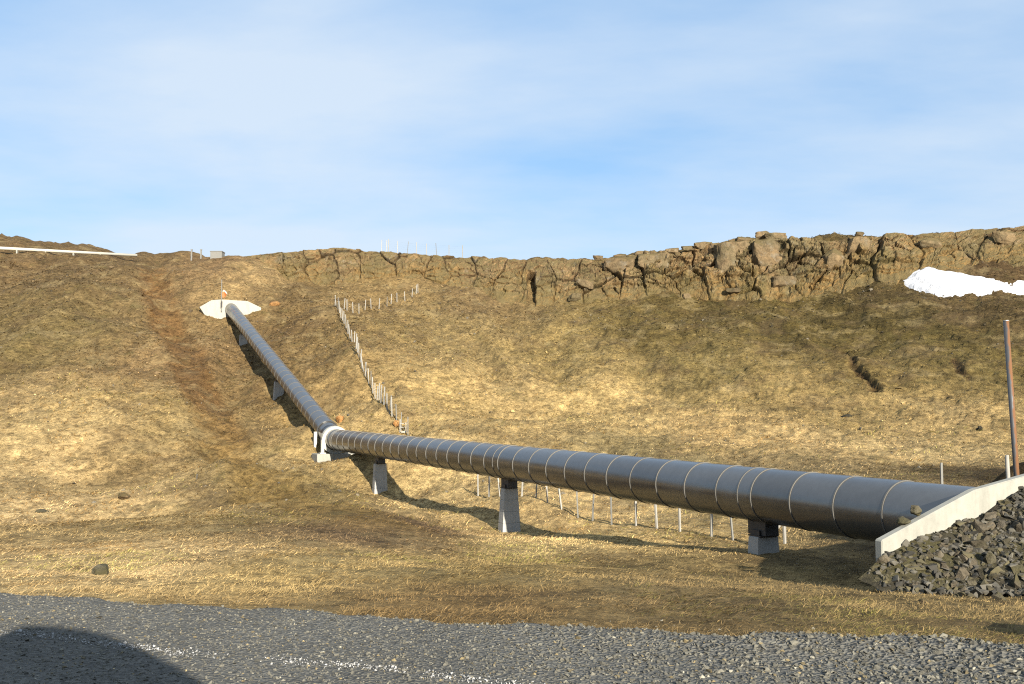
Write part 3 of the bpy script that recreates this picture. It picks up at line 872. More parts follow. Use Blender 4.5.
# ------------------------------------------------------------------ the pipeline
pipe = empty('pipeline', ELBOW)
tag(pipe, 'large dark grey insulated pipeline with pale hoops, bending down the hillside', 'pipeline')
INV = Matrix.Translation(-ELBOW)
R = DIA / 2
def sweep(name, pts, r, mat, seg=56):
    bm = bmesh.new(); rings = []
    for i, p in enumerate(pts):
        d = (pts[min(i + 1, len(pts) - 1)] - pts[max(i - 1, 0)]).normalized()
        side = Vector((d.y, -d.x, 0)).normalized(); up = side.cross(d)
        rings.append([bm.verts.new(p - ELBOW + (side * math.cos(t) + up * math.sin(t)) * r) for t in [2 * math.pi * k / seg for k in range(seg)]])
    for a, b in zip(rings[:-1], rings[1:]):
        for k in range(seg): bm.faces.new((a[k], a[(k + 1) % seg], b[(k + 1) % seg], b[k]))
    bm.faces.new(rings[0]); bm.faces.new(rings[-1])
    return bm_obj(name, bm, mat, pipe, True)
E0 = ELBOW - LDIR * 1.1; E1 = ELBOW + UDIR * 1.1
lo_end = PLATE_C + LDIR * 0.06
up_end = TOP_END + UDIR * 1.5
def seglist(a, b, n): return [a + (b - a) * (i / n) for i in range(n + 1)]
bend = [((E0 * (1 - t) + ELBOW * t) * (1 - t) + (ELBOW * (1 - t) + E1 * t) * t) for t in np.linspace(0, 1, 6)]
sweep('bend', bend, R + 0.005, M_PIPE)
# hoops
def hoop_mesh(rad, h, w, seg=64):
    bm = bmesh.new()
    prof = [(-w / 2, rad - 0.02), (-w / 2, rad + h), (w / 2, rad + h), (w / 2, rad - 0.02)]
    rings = [[bm.verts.new((math.cos(2 * math.pi * k / seg) * r_, math.sin(2 * math.pi * k / seg) * r_, z)) for k in range(seg)] for z, r_ in prof]
    for a, b in zip(rings[:-1], rings[1:]):
        for k in range(seg): bm.faces.new((a[k], a[(k + 1) % seg], b[(k + 1) % seg], b[k]))
    bmesh.ops.recalc_face_normals(bm, faces=bm.faces)
    me = bpy.data.meshes.new('hoop'); bm.to_mesh(me); bm.free(); me.materials.append(M_BAND)
    return me
HOOP = hoop_mesh(R, 0.013, 0.032)
def hoop(p, d):
    o = bpy.data.objects.new('hoop', HOOP); o.location = p - ELBOW
    o.rotation_mode = 'QUATERNION'; o.rotation_quaternion = d.to_track_quat('Z', 'Y')
    link(o, pipe)
PIERS_LOW = [low_at_Y(22.45), low_at_Y(35.4), low_at_Y(50.2)]
step = (PIERS_LOW[1] - PIERS_LOW[0]).length / 11
def sheet_mesh(seg=56):
    bm = bmesh.new()
    rings = [[bm.verts.new((math.cos(2 * math.pi * k / seg) * r_, math.sin(2 * math.pi * k / seg) * r_, z)) for k in range(seg)] for z, r_ in ((0, R + 0.003), (0.5, R + 0.001), (1, R - 0.003))]
    for a, b in zip(rings[:-1], rings[1:]):
        for k in range(seg): bm.faces.new((a[k], a[(k + 1) % seg], b[(k + 1) % seg], b[k]))
    bmesh.ops.recalc_face_normals(bm, faces=bm.faces)
    me = bpy.data.meshes.new('cladding_sheet'); bm.to_mesh(me); bm.free(); me.materials.append(M_PIPE)
    for p in me.polygons: p.use_smooth = True
    return me
SHEET = sheet_mesh()
def sheet(a, b):
    d = (b - a); L = d.length
    o = bpy.data.objects.new('cladding_sheet', SHEET); o.location = a - ELBOW
    q = d.to_track_quat('Z', 'Y') @ Quaternion((0, 0, 1), rnd.uniform(0, 6.28)) 
    q = q @ Quaternion((1, 0, 0), rnd.uniform(-0.0022, 0.0022))
    o.rotation_mode = 'QUATERNION'; o.rotation_quaternion = q; o.scale = (1, 1, L + 0.02)
    link(o, pipe)
p0 = PIERS_LOW[0] - LDIR * 0.35
cuts = [lo_end]; k = -4
while True:
    p = p0 + LDIR * step * k
    if (p - ELBOW).dot(LDIR) > -1.5: break
    if (p - PLATE_C).dot(LDIR) > 1.2: hoop(p, LDIR); cuts.append(p)
    k += 1
cuts.append(E0 + LDIR * 0.05)
for a, b in zip(cuts[:-1], cuts[1:]): sheet(a, b)
for q in PIERS_LOW: hoop(q + LDIR * 0.12, LDIR)
cuts = [E1 - UDIR * 0.05]; k = 1
while True:
    p = ELBOW + UDIR * (0.6 + step * k)
    if (p - TOP_END).dot(UDIR) > -0.3: break
    hoop(p, UDIR); cuts.append(p); k += 1
cuts.append(up_end)
for a, b in zip(cuts[:-1], cuts[1:]): sheet(a, b)
# yoke: stiffening ring and legs at the bend
def annulus(name, c, d, r0, r1, th, mat, parent, off):
    bm = bmesh.new(); seg = 56
    q = d.to_track_quat('Z', 'Y')
    prof = [(-th / 2, r0), (-th / 2, r1), (th / 2, r1), (th / 2, r0)]
    rings = [[bm.verts.new(c - off + q @ Vector((math.cos(2 * math.pi * k / seg) * r_, math.sin(2 * math.pi * k / seg) * r_, z))) for k in range(seg)] for z, r_ in prof]
    for i in range(4):
        a, b = rings[i], rings[(i + 1) % 4]
        for k in range(seg): bm.faces.new((a[k], a[(k + 1) % seg], b[(k + 1) % seg], b[k]))
    return bm_obj(name, bm, mat, parent)
slab_z = hz(ELBOW.x, ELBOW.y)
slab_c = Vector((ELBOW.x, ELBOW.y, slab_z))
yoke = empty('pipe_yoke', slab_c)
tag(yoke, 'cream steel ring with legs holding the pipe at its bend', 'pipe support')
BDIR = (LDIR + UDIR).normalized()
HD = Vector((BDIR.x, BDIR.y, 0)).normalized(); SD = Vector((HD.y, -HD.x, 0))
slab_top = slab_z + 0.42
annulus('ring', ELBOW - LDIR * 0.15, BDIR, R + 0.006, R + 0.20, 0.34, M_WHITE, yoke, slab_c)
qz = Quaternion((0, 0, 1), math.atan2(HD.y, HD.x))
for along in (-0.15, 1.9):
    cpt = ELBOW + (UDIR * along if along > 0 else LDIR * along)
    for s in (-1, 1):
        foot_ = Vector((cpt.x, cpt.y, 0)) + SD * s * (R + 0.13)
        topz = cpt.z + (0.0 if along < 0 else -0.05)
        bm = bmesh.new()
        bm_box(bm, Vector((foot_.x, foot_.y, (slab_top + topz) / 2)) - slab_c, (0.24, 0.17, topz - slab_top), qz, 0.01)
        bm_box(bm, Vector((foot_.x, foot_.y, slab_top + 0.03)) - slab_c, (0.40, 0.34, 0.06), qz)
        bm_obj('leg', bm, M_WHITE, yoke)
annulus('collar', ELBOW + UDIR * 1.9, UDIR, R + 0.006, R + 0.07, 0.22, M_PIPE, yoke, slab_c)
def footing(cx, cy, lx, ly, label):
    z = slab_z
    o = empty('footing_slab', (cx, cy, z))
    bm = bmesh.new()
    bm_box(bm, (0, 0, -0.12), (lx, ly, 0.66), qz, 0.03)
    so = bm_obj('slab', bm, M_CONC_W, o)
    return tag(o, label, 'concrete slab')
bm = bmesh.new(); bm_box(bm, (0, 0, 0), (1.5, 3.2, 0.66), None, 0.03)
sl = bm_obj('footing_slab', bm, M_CONC_W); sl.location = Vector((ELBOW.x, ELBOW.y, slab_top - 0.33)) - HD * 0.15 + SD * 0.4; sl.rotation_euler = (0, 0, math.atan2(HD.y, HD.x))
tag(sl, 'low pale concrete slab under the cream ring at the pipe bend', 'concrete slab')
bm = bmesh.new(); bm_box(bm, (0, 0, 0), (1.0, 2.6, 0.66), None, 0.03)
sl2 = bm_obj('footing_slab', bm, M_CONC_W); sl2.location = Vector((ELBOW.x, ELBOW.y, slab_top - 0.36)) + HD * 1.85; sl2.rotation_euler = (0, 0, math.atan2(HD.y, HD.x))
tag(sl2, 'smaller concrete slab just uphill of the pipe bend', 'concrete slab')

# ------------------------------------------------------------------ piers
def pier(ax, d, label, wtop=0.58, taper=0.075, depth_top=0.42, cap_h=0.30):
    hd = Vector((d.x, d.y, 0)).normalized(); sdv = Vector((hd.y, -hd.x, 0))
    gz_ = hz(ax.x, ax.y)
    topz = ax.z - R / max(d.to_2d().length, 0.5) - cap_h
    Hh = max(topz - gz_, 0.25)
    root = empty('pipe_pier', (ax.x, ax.y, gz_))
    root.rotation_euler = (0, 0, math.atan2(sdv.y, sdv.x))             # local x across the pipe, local y along it
    tag(root, label, 'pipe pier', 'concrete piers carrying the pipe')
    bm = bmesh.new()
    zs = []; z = Hh
    ring_h = 0.40
    z_list = [Hh]
    while z_list[-1] > -0.6: z_list.append(z_list[-1] - ring_h)
    prof = []
    for i, zv in enumerate(z_list):
        if 0 < i < len(z_list) - 1: prof += [(zv + 0.012, 0.0), (zv + 0.008, 0.012), (zv - 0.008, 0.012), (zv - 0.012, 0.0)]
        else: prof.append((zv, 0.0))
    if True: prof = [(Hh, 0.025), (Hh - 0.02, 0.0)] + prof[1:]
    rings = []
    for zv, ins in prof:
        hx = wtop / 2 + (Hh - zv) * taper - ins; hy = depth_top / 2 + (Hh - zv) * 0.03 - ins
        rings.append([bm.verts.new((sx * hx, sy * hy, zv)) for sx, sy in ((-1, -1), (1, -1), (1, 1), (-1, 1))])
    for a, b in zip(rings[:-1], rings[1:]):
        for k in range(4): bm.faces.new((a[k], a[(k + 1) % 4], b[(k + 1) % 4], b[k]))
    bm.faces.new(rings[0]); bm.faces.new(rings[-1])
    bm_obj('column', bm, M_CONC, root)
    # steel shoe between concrete and pipe
    bm = bmesh.new()
    bm_box(bm, (0, 0, Hh + 0.015), (0.50, 0.44, 0.03), None)
    bm_obj('base_plate', bm, M_STEEL, root)
    bm = bmesh.new()
    bm_box(bm, (0, 0, Hh + 0.03 + (cap_h + 0.10) / 2), (0.36, 0.62, cap_h + 0.10), None, 0.008)
    sh = bm_obj('saddle', bm, M_STEEL, root)
    for sgn in (-1, 1):
        bm = bmesh.new(); bm_box(bm, (sgn * 0.21, 0, Hh + 0.03 + 0.055), (0.03, 0.3, 0.11), None); bm_obj('guide', bm, M_STEEL, root)
    return root
pier(PIERS_LOW[0], LDIR, 'short concrete pier nearest the road, almost sunk in the ground', 0.54, 0.05, 0.34, 0.30)
pier(PIERS_LOW[1], LDIR, 'tallest tapered concrete pier, under the middle of the lower pipe', 0.50, 0.06, 0.34)
pier(PIERS_LOW[2], LDIR, 'tapered concrete pier just right of the pipe bend', 0.56, 0.04, 0.36)
def up_at_x(px):
    best = min(np.linspace(60, 100, 400), key=lambda Y: abs(512 + FOC * (up_at_Y(Y).x / (up_at_Y(Y).y * cp + up_at_Y(Y).z * sp)) - px))
    return up_at_Y(best)
pier(up_at_x(279), UDIR, 'concrete pier half way up the sloping pipe on the hillside', 0.62, 0.05)
pier(up_at_x(243.5), UDIR, 'small far concrete pier just below the white anchor plate', 0.62, 0.05)

# ------------------------------------------------------------------ upper anchor plate
def plate_from(name, origin, xdir, ndir, outline, thick, mat, label, cat, tilt=0.0):
    bm = bmesh.new()
    up = Vector((0, 0, 1)); off = ndir * thick
    if tilt: up = (up - ndir * tilt).normalized()
    f0 = [bm.verts.new(xdir * a + up * b) for a, b in outline]
    f1 = [bm.verts.new(xdir * a + up * b - off) for a, b in outline]
    bm.faces.new(f0); bm.faces.new(f1[::-1])
    for i in range(len(outline)):
        j = (i + 1) % len(outline)
        bm.faces.new((f0[i], f0[j], f1[j], f1[i]))
    bmesh.ops.bevel(bm, geom=list(bm.edges), offset=0.02, segments=1, affect='EDGES')
    o = bm_obj(name, bm, mat); o.location = origin
    return tag(o, label, cat)
un = -Vector((UDIR.x, UDIR.y, 0)).normalized(); ux = Vector((-un.y, un.x, 0))
s_ = TOP_END.y / FOC
def upl(x, y): return ((x - 231) * s_ / abs(ux.x) * 0.985, -(y - 309) * s_)
UP_OUT = [upl(*p) for p in ((202.5,308.5),(213,301),(222,299.8),(246,300.3),(258.5,306.5),(258.5,313),(250,320.5),(246,324),(216,321),(207,316))]
anchor_u = plate_from('anchor_plate', TOP_END + un * 0.2, ux, un, UP_OUT, 0.6, M_CONC_T, 'white eight-sided concrete plate where the pipe enters the hill', 'anchor plate', 0.12)
# marker pole and flag by it
pp = P(221.5, 307.5, 100.2); pt_ = P(221.8, 279.5, 100.2)
mp_ = empty('marker_pole', pp); tag(mp_, 'thin grey marker pole with orange flag at the white plate', 'marker pole')
bm = bmesh.new(); bm_tube(bm, (0, 0, -0.4), pt_ - pp, 0.055, 0.04, 10); bm_obj('pole', bm, M_POST_G, mp_)
bm = bmesh.new(); bm_tube(bm, (0, 0, 0.0), Vector((0, 0, 0.62)), 0.085, 0.085, 10); bm_obj('sleeve', bm, M_STEEL, mp_)
bm = bmesh.new()
def flag(bm, pts, th=0.03):
    a = [bm.verts.new((x, 0.12 * math.sin(x * 7), z)) for x, z in pts]; b = [bm.verts.new((x, th + 0.12 * math.sin(x * 7), z)) for x, z in pts]
    bm.faces.new(a); bm.faces.new(b[::-1])
    for i in range(len(a)): bm.faces.new((a[i], a[(i + 1) % len(a)], b[(i + 1) % len(a)], b[i]))
flag(bm, [(0.05, 1.05), (0.28, 1.05), (0.48, 1.32), (0.20, 1.62), (0.05, 1.55)]); bm_obj('flag', bm, M_ORANGE, mp_)
bm = bmesh.new(); flag(bm, [(0.05, 1.60), (0.18, 1.66), (0.50, 1.36), (0.60, 1.30), (0.42, 1.62), (0.15, 1.82)]); bm_obj('flag_border', bm, M_FLAGW, mp_)

# ------------------------------------------------------------------ lower anchor wall, rubble bank
PC = PLATE_C.copy(); 
def plate_hit(x, y):
    """point on the wall's road-side face along the line through a picture point"""
    a, b = ray(x, y); d = Vector((float(a), 1, float(b)))
    t = PC.dot(PLATE_N) / d.dot(PLATE_N)
    p = d * t
    return ((p - PC).dot(PLATE_DIR), p.z - PC.z)
WT = [plate_hit(882, 540.5), plate_hit(975, 490), plate_hit(1024, 475.5)]
tl, zl = WT[0]
(t1, z1), (t2, z2) = WT[1], WT[2]
sl_ = (z2 - z1) / (t2 - t1)
OUT = [(tl, -2.2), (tl, zl), (t1, z1), (t2 + 0.6, z2 + 0.6 * sl_ * 0.8), (t2 + 2.6, z2 + 0.30), (t2 + 4.6, z1), (t2 + 6.4, zl), (t2 + 6.4, -2.2)]
wall = plate_from('anchor_wall', PC, PLATE_DIR, PLATE_N, OUT, 0.16, M_CONC_W, 'pale concrete head wall with sloping top at the road end of the pipe', 'head wall')
wall_top = lambda t: float(np.interp(t, [tl, t1, t2 + 0.6, t2 + 2.6, t2 + 4.6, t2 + 6.4], [zl, z1, z2 + 0.6 * sl_ * 0.8, z2 + 0.30, z1, zl])) + PC.z

bank_t = np.linspace(tl - 0.5, t2 + 7.5, 150); bank_k = np.linspace(0.015, 6.2, 90)
def bank_world(t, k):
    return PC.x + PLATE_DIR.x * t + PLATE_N.x * k, PC.y + PLATE_DIR.y * t + PLATE_N.y * k
WTt = np.array([tl - 0.8, tl, t1, t2, t2 + 0.8, t2 + 2.6, t2 + 4.6, t2 + 7.5]); 
WTz = np.array([PC.z - 0.75, wall_top(tl) - 0.24, wall_top(t1) - 0.42, wall_top(t2) - 0.20, wall_top(t2) - 0.05, wall_top(t2), wall_top(t2) - 0.3, wall_top(t2) - 1.2])
def bank_h(t, k):
    x, y = bank_world(t, k)
    g0 = height(x, y, False)
    top = np.interp(t, WTt, WTz)
    run = 0.9 + 0.85 * np.clip(t - tl, 0, 5)              # how far the bank reaches out
    u_ = np.clip(k / run, 0, 1)
    h = top - (top - g0 + 0.15) * (u_ ** 1.25)
    h = h + 0.10 * fbm(x * 1.2, y * 1.2, 3, 150) * (1 - u_) 
    return np.maximum(h, g0 - 0.12), g0, u_
BT, BK = np.meshgrid(bank_t, bank_k)
bh, bg0, bu = bank_h(BT, BK)
bx_, by_ = bank_world(BT, BK)
bank = mesh_np('rubble_bank', np.stack([bx_, by_, bh + 0.02 - 0.2 * sstep(0.9, 1.0, bu)], -1).reshape(-1, 3), grid_faces(90, 150), M_SOIL, smooth=True)
tag(bank, kind='structure')
STONES = []
for i in range(12):
    V_, F_ = hull_template(900 + i, 13, 0.85)
    me_ = bpy.data.meshes.new('stone'); me_.from_pydata([tuple(q) for q in V_], [], [tuple(int(z) for z in q) for q in F_]); me_.materials.append(M_RUBBLE)
    STONES.append(me_)
cnt = 0; tries = 0; placed = []
while cnt < 300 and tries < 9000:
    tries += 1
    t = rnd.uniform(tl - 0.25, t2 + 1.6); k = rnd.uniform(0.02, 4.6)
    h, g0, u_ = (float(q) for q in bank_h(np.array([t]), np.array([k])))
    if u_ >= 1.0 and rnd.random() > 0.08: continue
    sz = rnd.lognormvariate(math.log(0.098), 0.36) * (1.0 if u_ < 0.9 else 0.7)
    if any((a - t) ** 2 + (b - k) ** 2 < (0.62 * (c + sz)) ** 2 for a, b, c in placed): continue
    x, y = (float(q) for q in bank_world(t, k))
    if y < 8.5 or k < sz * 0.5: continue
    o = bpy.data.objects.new('stone', STONES[rnd.randrange(12)])
    o.location = (x, y, max(h, g0 - 0.05) + sz * 0.28)
    o.scale = (sz * rnd.uniform(0.8, 1.3), sz * rnd.uniform(0.8, 1.2), sz * rnd.uniform(0.6, 1.0))
    o.rotation_euler = (rnd.uniform(0, 6.3), rnd.uniform(0, 6.3), rnd.uniform(0, 6.3))
    link(o, bank); placed.append((t, k, sz)); cnt += 1
# smaller rubble between them
n = 20000
t = rng.uniform(tl - 0.4, t2 + 5.5, n); k = rng.uniform(0.02, 5.2, n)
h, g0, u_ = bank_h(t, k)
kp = (u_ < 0.98) | (rng.uniform(size=n) < 0.03)
t, k, h, u_, g0 = t[kp], k[kp], h[kp], u_[kp], g0[kp]
x, y = bank_world(t, k)
S = rng.lognormal(0, 0.4, len(x)) * 0.05
g = rng.uniform(0.025, 0.085, len(x)); cc = np.stack([g * 1.12, g, g * 0.76], -1)
mo = rng.uniform(size=len(x)) < 0.3
cc[mo] *= np.array([0.95, 0.88, 0.55])
fill = scatter_stones('small_rubble', np.stack([x, y, np.maximum(h, g0) + S * 0.3], -1), S, cc, M_PEBBLE, TPL, bank)
fill['kind'] = 'stuff'

def loose(name, label, loc, sc, mat, seed, cat='rock', rot=None, group=None):
    o = bpy.data.objects.new(name, rock_mesh(name, seed, mat, 3, 0.25, 0.22, 10))
    o.location = loc; o.scale = sc; o.rotation_euler = rot or (rnd.uniform(-.3, .3), rnd.uniform(-.3, .3), rnd.uniform(0, 6))
    link(o); return tag(o, label, cat, group)
def on_wall(px, dn=-0.12):
    tt_ = min(np.linspace(tl, t2, 300), key=lambda q: abs(512 + FOC * ((PC + PLATE_DIR * q).x / ((PC + PLATE_DIR * q).y * cp + (wall_top(q)) * sp)) - px))
    p = PC + PLATE_DIR * float(tt_) + PLATE_N * dn; p.z = wall_top(float(tt_)); return p
q = on_wall(909); loose('rock', 'flat brown rock lying on the sloping wall top, lower of two', q + Vector((0, 0, 0.06)), (0.12, 0.10, 0.06), M_RUBBLE, 610, rot=(0.2, -0.5, 0.2))
q = on_wall(922); loose('rock', 'upright brown rock on the sloping wall top, upper of two', q + Vector((0, 0, 0.12)), (0.10, 0.09, 0.10), M_RUBBLE, 611, rot=(0.1, -0.4, 0.7))
q = ground_hit(99, 574); loose('rock', 'dark split rock alone in the grass near the left road edge', (q.x, q.y, hz(q.x, q.y) + 0.03), (0.19, 0.14, 0.11), M_RUBBLE, 612)
q = ground_hit(125, 499); loose('rock', 'pale flat rock in the grassy hollow at left', (q.x, q.y, hz(q.x, q.y) + 0.04), (0.32, 0.25, 0.16), M_PEBBLE if False else M_BLOCK, 613)
q = ground_hit(43, 514); loose('rock', 'low brown rock at the far left of the grassy hollow', (q.x, q.y, hz(q.x, q.y) + 0.0), (0.30, 0.22, 0.13), M_RUBBLE, 614)
q = ground_hit(848, 414); loose('rock', 'dark low rock on the tan slope below the soil crack', (q.x, q.y, hz(q.x, q.y) + 0.05), (0.55, 0.4, 0.25), M_SOIL, 615)
q = ground_hit(980, 433); loose('rock', 'small dark rock on the tan slope left of the rusty pole', (q.x, q.y, hz(q.x, q.y) + 0.05), (0.22, 0.2, 0.2), M_SOIL, 616)
q = ground_hit(340, 424); loose('rock', 'orange-brown boulder behind the cream ring', (q.x, q.y, hz(q.x, q.y) + 0.15), (0.32, 0.3, 0.28), M_RUST_ROCK, 617)
q = ground_hit(396, 430); loose('rock', 'orange-brown boulder at the foot of the fence beside the pipe', (q.x, q.y, hz(q.x, q.y) + 0.1), (0.24, 0.22, 0.22), M_RUST_ROCK, 618)
q = ground_hit(275, 308); loose('rock', 'ochre outcrop of bare earth right of the white plate', (q.x, q.y, hz(q.x, q.y) - 0.15), (0.8, 0.8, 0.55), M_RUST_ROCK, 619)
q = ground_hit(924, 604); loose('rock', 'pale stone in the grass below the rubble bank', (q.x, q.y, hz(q.x, q.y) + 0.02), (0.07, 0.06, 0.05), M_BLOCK, 620)
loose('rock', 'boulder out of view on the right verge, added for its shadow', (4.95, 7.35, ROADZ + 0.18), (0.55, 0.42, 0.34), M_RUBBLE, 621)  # unseen rock put in to throw shade on the verge grass

# ------------------------------------------------------------------ poles by the wall
base = P(1016.5, 478, 17.6); base.z = min(base.z, wall_top(t2) - 0.3); topp = P(1006, 321, 17.6)
rp = empty('rusty_pole', base); tag(rp, 'tall leaning steel pole, grey and rusty, behind the head wall', 'pole')
bm = bmesh.new(); bm_tube(bm, Vector((0.05, 0, -1.2)), topp - base, 0.047, 0.047, 16)
bm_obj('tube', bm, M_RUST, rp, True)
bm = bmesh.new(); bm_tube(bm, (topp - base), (topp - base) * 1.004, 0.052, 0.052, 16); bm_obj('cap', bm, M_WIRE, rp)
b2 = P(1009.5, 476, 17.9); t2p = P(1006.8, 455, 17.9)
bm = bmesh.new(); bm_tube(bm, Vector((0, 0, -1.0)), t2p - b2, 0.036, 0.034, 12)
wp = bm_obj('marker_post', bm, M_POST); wp.location = b2
tag(wp, 'short white post beside the foot of the rusty pole', 'post')
q = ground_hit(942, 487); 
bm = bmesh.new(); bm_box(bm, (0, 0, 0.2), (0.07, 0.07, 1.2), None, 0.006)
gp = bm_obj('marker_post', bm, M_POST_G); gp.location = (q.x, q.y, hz(q.x, q.y))
tag(gp, 'thin grey post standing behind the pipe near the head wall', 'post')

# ------------------------------------------------------------------ fences
POSTS = {}
def post_mesh(hgt, w, mat):
    bm = bmesh.new()
    bm_box(bm, (0, 0, hgt / 2 - 0.2), (w, w, hgt + 0.4), None, 0.008)
    bmesh.ops.recalc_face_normals(bm, faces=bm.faces)
    me = bpy.data.meshes.new('post'); bm.to_mesh(me); bm.free(); me.materials.append(mat); return me
PM = [post_mesh(1.15, 0.062, M_POST), post_mesh(1.05, 0.058, M_POST), post_mesh(1.12, 0.05, M_POST_G)]
def fence(pts, label, grp=None, hgts=1.0, wires=True, greys=()):
    f = empty('wire_fence', pts[0]); tag(f, label, 'fence')
    tops = []
    for i, p in enumerate(pts):
        o = bpy.data.objects.new('post', PM[2] if i in greys or rnd.random() < 0.2 else PM[rnd.randrange(2)])
        o.location = Vector(p) - Vector(pts[0])
        o.rotation_euler = (rnd.uniform(-0.07, 0.07), rnd.gauss(0, 0.06), rnd.uniform(0, 1.5))
        o.scale = (hgts, hgts, hgts * rnd.uniform(0.92, 1.08))
        link(o, f)
    if wires:
        for hh in (0.22, 0.45, 0.68, 0.92):
            bm = bmesh.new()
            for a, b in zip(pts[:-1], pts[1:]):
                a_ = Vector(a) - Vector(pts[0]) + Vector((0, 0, hh * hgts)); b_ = Vector(b) - Vector(pts[0]) + Vector((0, 0, hh * hgts))
                bm_tube(bm, a_, b_, 0.002, 0.002, 4, False)
            bm_obj('wire', bm, M_WIRE, f)
    return f
def gp3(x, y): 
    q = ground_hit(x, y); return (q.x, q.y, hz(q.x, q.y))
low_px = [(785,556),(758,552),(733,548),(711.6,541),(680,537),(657,533),(636,529.5),(611.6,526),(592.6,523),(578,520),(561.5,515),(547.5,511),(536,505.5),(522,498.5),(511,494),(500,490),(489,484),(478,479)]
fl = []
for x, y in low_px:
    # the fence runs beside the pipe: stand the post on the line parallel to it
    a, b = ray(x, y)
    off = 2.9
    q0 = LOW_B + PERP * off
    # intersect (a*Y, Y) with q0 + s*LDIR in plan
    s = (q0.x - float(a) * q0.y) / (float(a) * LDIR.y - LDIR.x)
    p = q0 + LDIR * s
    fl.append((p.x, p.y, hz(p.x, p.y)))
fence(fl, 'wire fence of pale posts seen beneath the lower pipe', greys=(1, 2, 8, 12))
up_px = [(408,434),(401,431),(392,421),(387,412),(381,405),(377,399),(373,391),(369,384),(365,376),(362,368),(359,360),(356,353),(352,344),(348,335),(344,328),(341,322),(338,315),(335,312)]
up_px = up_px[:1] + [q for a, b in zip(up_px[1:-1], up_px[2:]) for q in (a, ((a[0] + b[0]) / 2, (a[1] + b[1]) / 2))] + up_px[-1:]
up_w = [gp3(*p) for p in up_px]
fence(up_w, 'line of white fence posts climbing the slope right of the upper pipe', wires=True)
tr_px = [(335,312),(344,314),(347,314),(353,314),(359,314),(365,313),(371,312),(379,309),(387,306),(391,305),(397,304),(405,301),(412,297),(416,294),(418,293)]
fence([gp3(*p) for p in tr_px[1:]], 'row of white fence posts running right toward the cliff', wires=True)
def rim(x, dY=1.2):
    yt, Yt = np.interp(x, ca[:, 0], ca[:, 2]), np.interp(x, ca[:, 0], ca[:, 4])
    return P(x, yt + 0.6, Yt + dY)
fence([tuple(rim(x)) for x in (381.5, 386.5, 388.5, 397.5, 407.5, 416.5, 426.5, 436.5, 449, 462.5)], 'sparse white fence posts standing on the skyline above the cliff', hgts=1.12, wires=True, greys=(4, 7))
# brace frame where the fence meets the pipe
fr = empty('fence_brace', gp3(403, 432)); fr.scale = (0.62, 0.62, 0.68); tag(fr, 'white braced fence frame with two rails behind the pipe bend', 'fence brace')
bm = bmesh.new(); bm_box(bm, (-0.28, 0, 0.5), (0.08, 0.08, 1.3), None, 0.006); bm_obj('post', bm, M_POST, fr)
bm = bmesh.new(); bm_box(bm, (0.28, 0, 0.4), (0.07, 0.07, 1.0), None, 0.006); bm_obj('post', bm, M_POST, fr)
for z in (0.78, 0.45):
    bm = bmesh.new(); bm_box(bm, (0, 0.0, z), (0.46, 0.04, 0.05), None); bm_obj('rail', bm, M_POST, fr)
bm = bmesh.new(); bm_box(bm, (0.12, -0.25, 0.05), (0.50, 0.4, 0.16), None, 0.02); bm_obj('foot_block', bm, M_CONC_T, fr)
br_ = empty('fence_brace', (fl[0][0] - 0.1, fl[0][1], fl[0][2])); tag(br_, 'leaning fence strut beneath the pipe right of the nearest pier', 'fence brace')
bm = bmesh.new(); bm_tube(bm, (-0.45, 0, -0.05), (0.12, 0.05, 0.62), 0.035, 0.035, 8); bm_obj('strut', bm, M_POST, br_)
bm = bmesh.new(); bm_tube(bm, (0.12, 0.05, -0.2), (0.12, 0.05, 0.75), 0.04, 0.04, 8); bm_obj('post', bm, M_POST_G, br_)

# ------------------------------------------------------------------ things on the skyline at left
a0, b0 = P(-60, 246, 112), P(137, 256.3, 124)
wpipe = empty('white_pipe', a0); tag(wpipe, 'long white pipe on small supports along the left ridge', 'pipe')
bm = bmesh.new()
pts = seglist(Vector((0, 0, 0.12)), b0 - a0 + Vector((0, 0, 0.12)), 8)
bm_tube(bm, pts[0], pts[-1], 0.19, 0.16, 20); bm_obj('pipe_shell', bm, M_WHITE, wpipe, True)
for t in np.linspace(0.08, 0.8, 6):
    c = (b0 - a0) * float(t)
    bm = bmesh.new(); bm_box(bm, c + Vector((0, 0, -0.45)), (0.14, 0.3, 0.9), None, 0.02); bm_obj('support', bm, M_CONC_W, wpipe)
bp = P(217.5, 257, 121); 
cb = empty('concrete_hut', bp); tag(cb, 'small grey concrete box on the skyline above the white plate', 'concrete box')
bm = bmesh.new(); bm_box(bm, (0, 0, 0.0), (1.40, 1.3, 1.1), None, 0.03); bm_obj('wall', bm, M_POST_G, cb)
bm = bmesh.new(); bm_box(bm, (0, 0, 0.60), (1.5, 1.4, 0.10), None, 0.02); bm_obj('roof', bm, M_POST_G, cb)
for x, lab in ((191.5, 'left of two dark posts on the skyline by the concrete box'), (201, 'right of two dark posts on the skyline by the concrete box')):
    p = P(x, 257, 122)
    o = empty('skyline_post', p); tag(o, lab, 'post')
    bm = bmesh.new(); bm_box(bm, (0, 0, 0.1), (0.17, 0.17, 1.5), None, 0.02); bm_obj('shaft', bm, M_POST_G, o)
    bm = bmesh.new(); bm_box(bm, (0, 0, 0.90), (0.21, 0.21, 0.12), None, 0.02); bm_obj('cap', bm, M_POST_G, o)

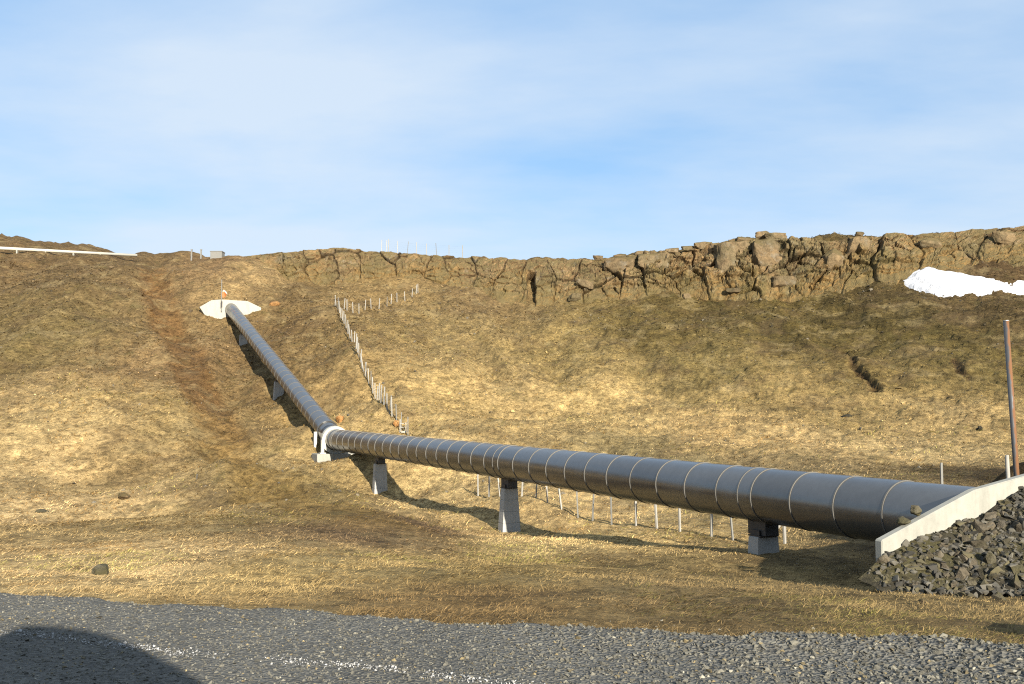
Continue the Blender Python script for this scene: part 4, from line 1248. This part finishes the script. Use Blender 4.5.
# ------------------------------------------------------------------ the van parked beside the photographer (its shadow falls on the road)
cot = 1 / math.tan(SUN_EL)
van = empty('parked_van', (-2.6, -1.3, ROADZ)); tag(van, 'parked van beside the camera whose shadow darkens the road', 'van')
def mat_paint(name, c, r, met=0.0):
    m, nt, b = material(name); b.inputs['Base Color'].default_value = (*c, 1); b.inputs['Roughness'].default_value = r; b.inputs['Metallic'].default_value = met
    n_ = noise(nt, ocoord(nt), 3.0, 4); cc_ = mixrgb(nt, 'MULTIPLY', 0.2, c, cramp(nt, n_, [(0.3, 0.8), (0.7, 1.1)])); nt.links.new(cc_, b.inputs['Base Color'])
    return m
M_VAN = mat_paint('van_paint', (0.06, 0.08, 0.12), 0.3); M_GLASS = mat_paint('dark_glass', (0.02, 0.02, 0.025), 0.08); M_TYRE = mat_paint('tyre_rubber', (0.025, 0.025, 0.025), 0.9); M_RIM = mat_paint('rim_alloy', (0.4, 0.4, 0.4), 0.35, 0.8); M_LAMP = mat_paint('lamp_lens', (0.6, 0.6, 0.55), 0.1)
YSIDE = -0.45
sh_px = [(-120,640),(0,637),(15,629),(30,625.5),(60,627),(100,632.5),(125,641),(150,652.5),(180,668),(205,684),(225,700)]
prof = []
for x, y in sh_px:
    a, b = ray(x, y); Yg = ROADZ / float(b); Xg = float(a) * Yg
    Hh = (Yg - YSIDE) / (cot * TRAVEL.y); Xo = Xg - TRAVEL.x * cot * Hh
    prof.append((Xo + 2.6, Hh))
xl = prof[0][0]
poly = [(-2.6, 0.35), (-2.6, prof[0][1] - 0.25), (-2.4, prof[0][1])] + [p for p in prof if p[0] > -2.3] + [(prof[-1][0] + 0.25, prof[-1][1] - 0.30), (prof[-1][0] + 0.95, 1.12), (prof[-1][0] + 1.15, 0.75), (prof[-1][0] + 1.10, 0.35)]
bm = bmesh.new()
W2 = 0.85
vsA = [bm.verts.new((x, W2, z)) for x, z in poly]; vsB = [bm.verts.new((x, -W2, z)) for x, z in poly]
bm.faces.new(vsA); bm.faces.new(vsB[::-1])
for i in range(len(poly)):
    j = (i + 1) % len(poly); bm.faces.new((vsA[i], vsA[j], vsB[j], vsB[i]))
bm_obj('body', bm, M_VAN, van)
nose = poly[-2][0]
for sy in (-1, 1):
    for (x0, x1) in ((-2.3, -1.3), (-1.2, -0.2), (-0.1, 0.8)):
        bm = bmesh.new(); bm_box(bm, ((x0 + x1) / 2, sy * (W2 + 0.004), 1.62), (x1 - x0, 0.02, 0.55), None, 0.005); bm_obj('window', bm, M_GLASS, van)
    for xw in (-1.7, nose - 0.85):
        bm = bmesh.new(); bm_tube(bm, (xw, sy * (W2 - 0.2), 0.35), (xw, sy * (W2 + 0.02), 0.35), 0.35, 0.35, 28); wv = bm_obj('wheel', bm, M_TYRE, van)
        bm = bmesh.new(); bm_tube(bm, (xw, sy * (W2 + 0.02), 0.35), (xw, sy * (W2 + 0.035), 0.35), 0.22, 0.2, 20); bm_obj('rim', bm, M_RIM, wv)
    bm = bmesh.new(); bm_box(bm, (nose - 0.02, sy * 0.62, 0.85), (0.10, 0.30, 0.18), None, 0.01); bm_obj('headlight', bm, M_LAMP, van)
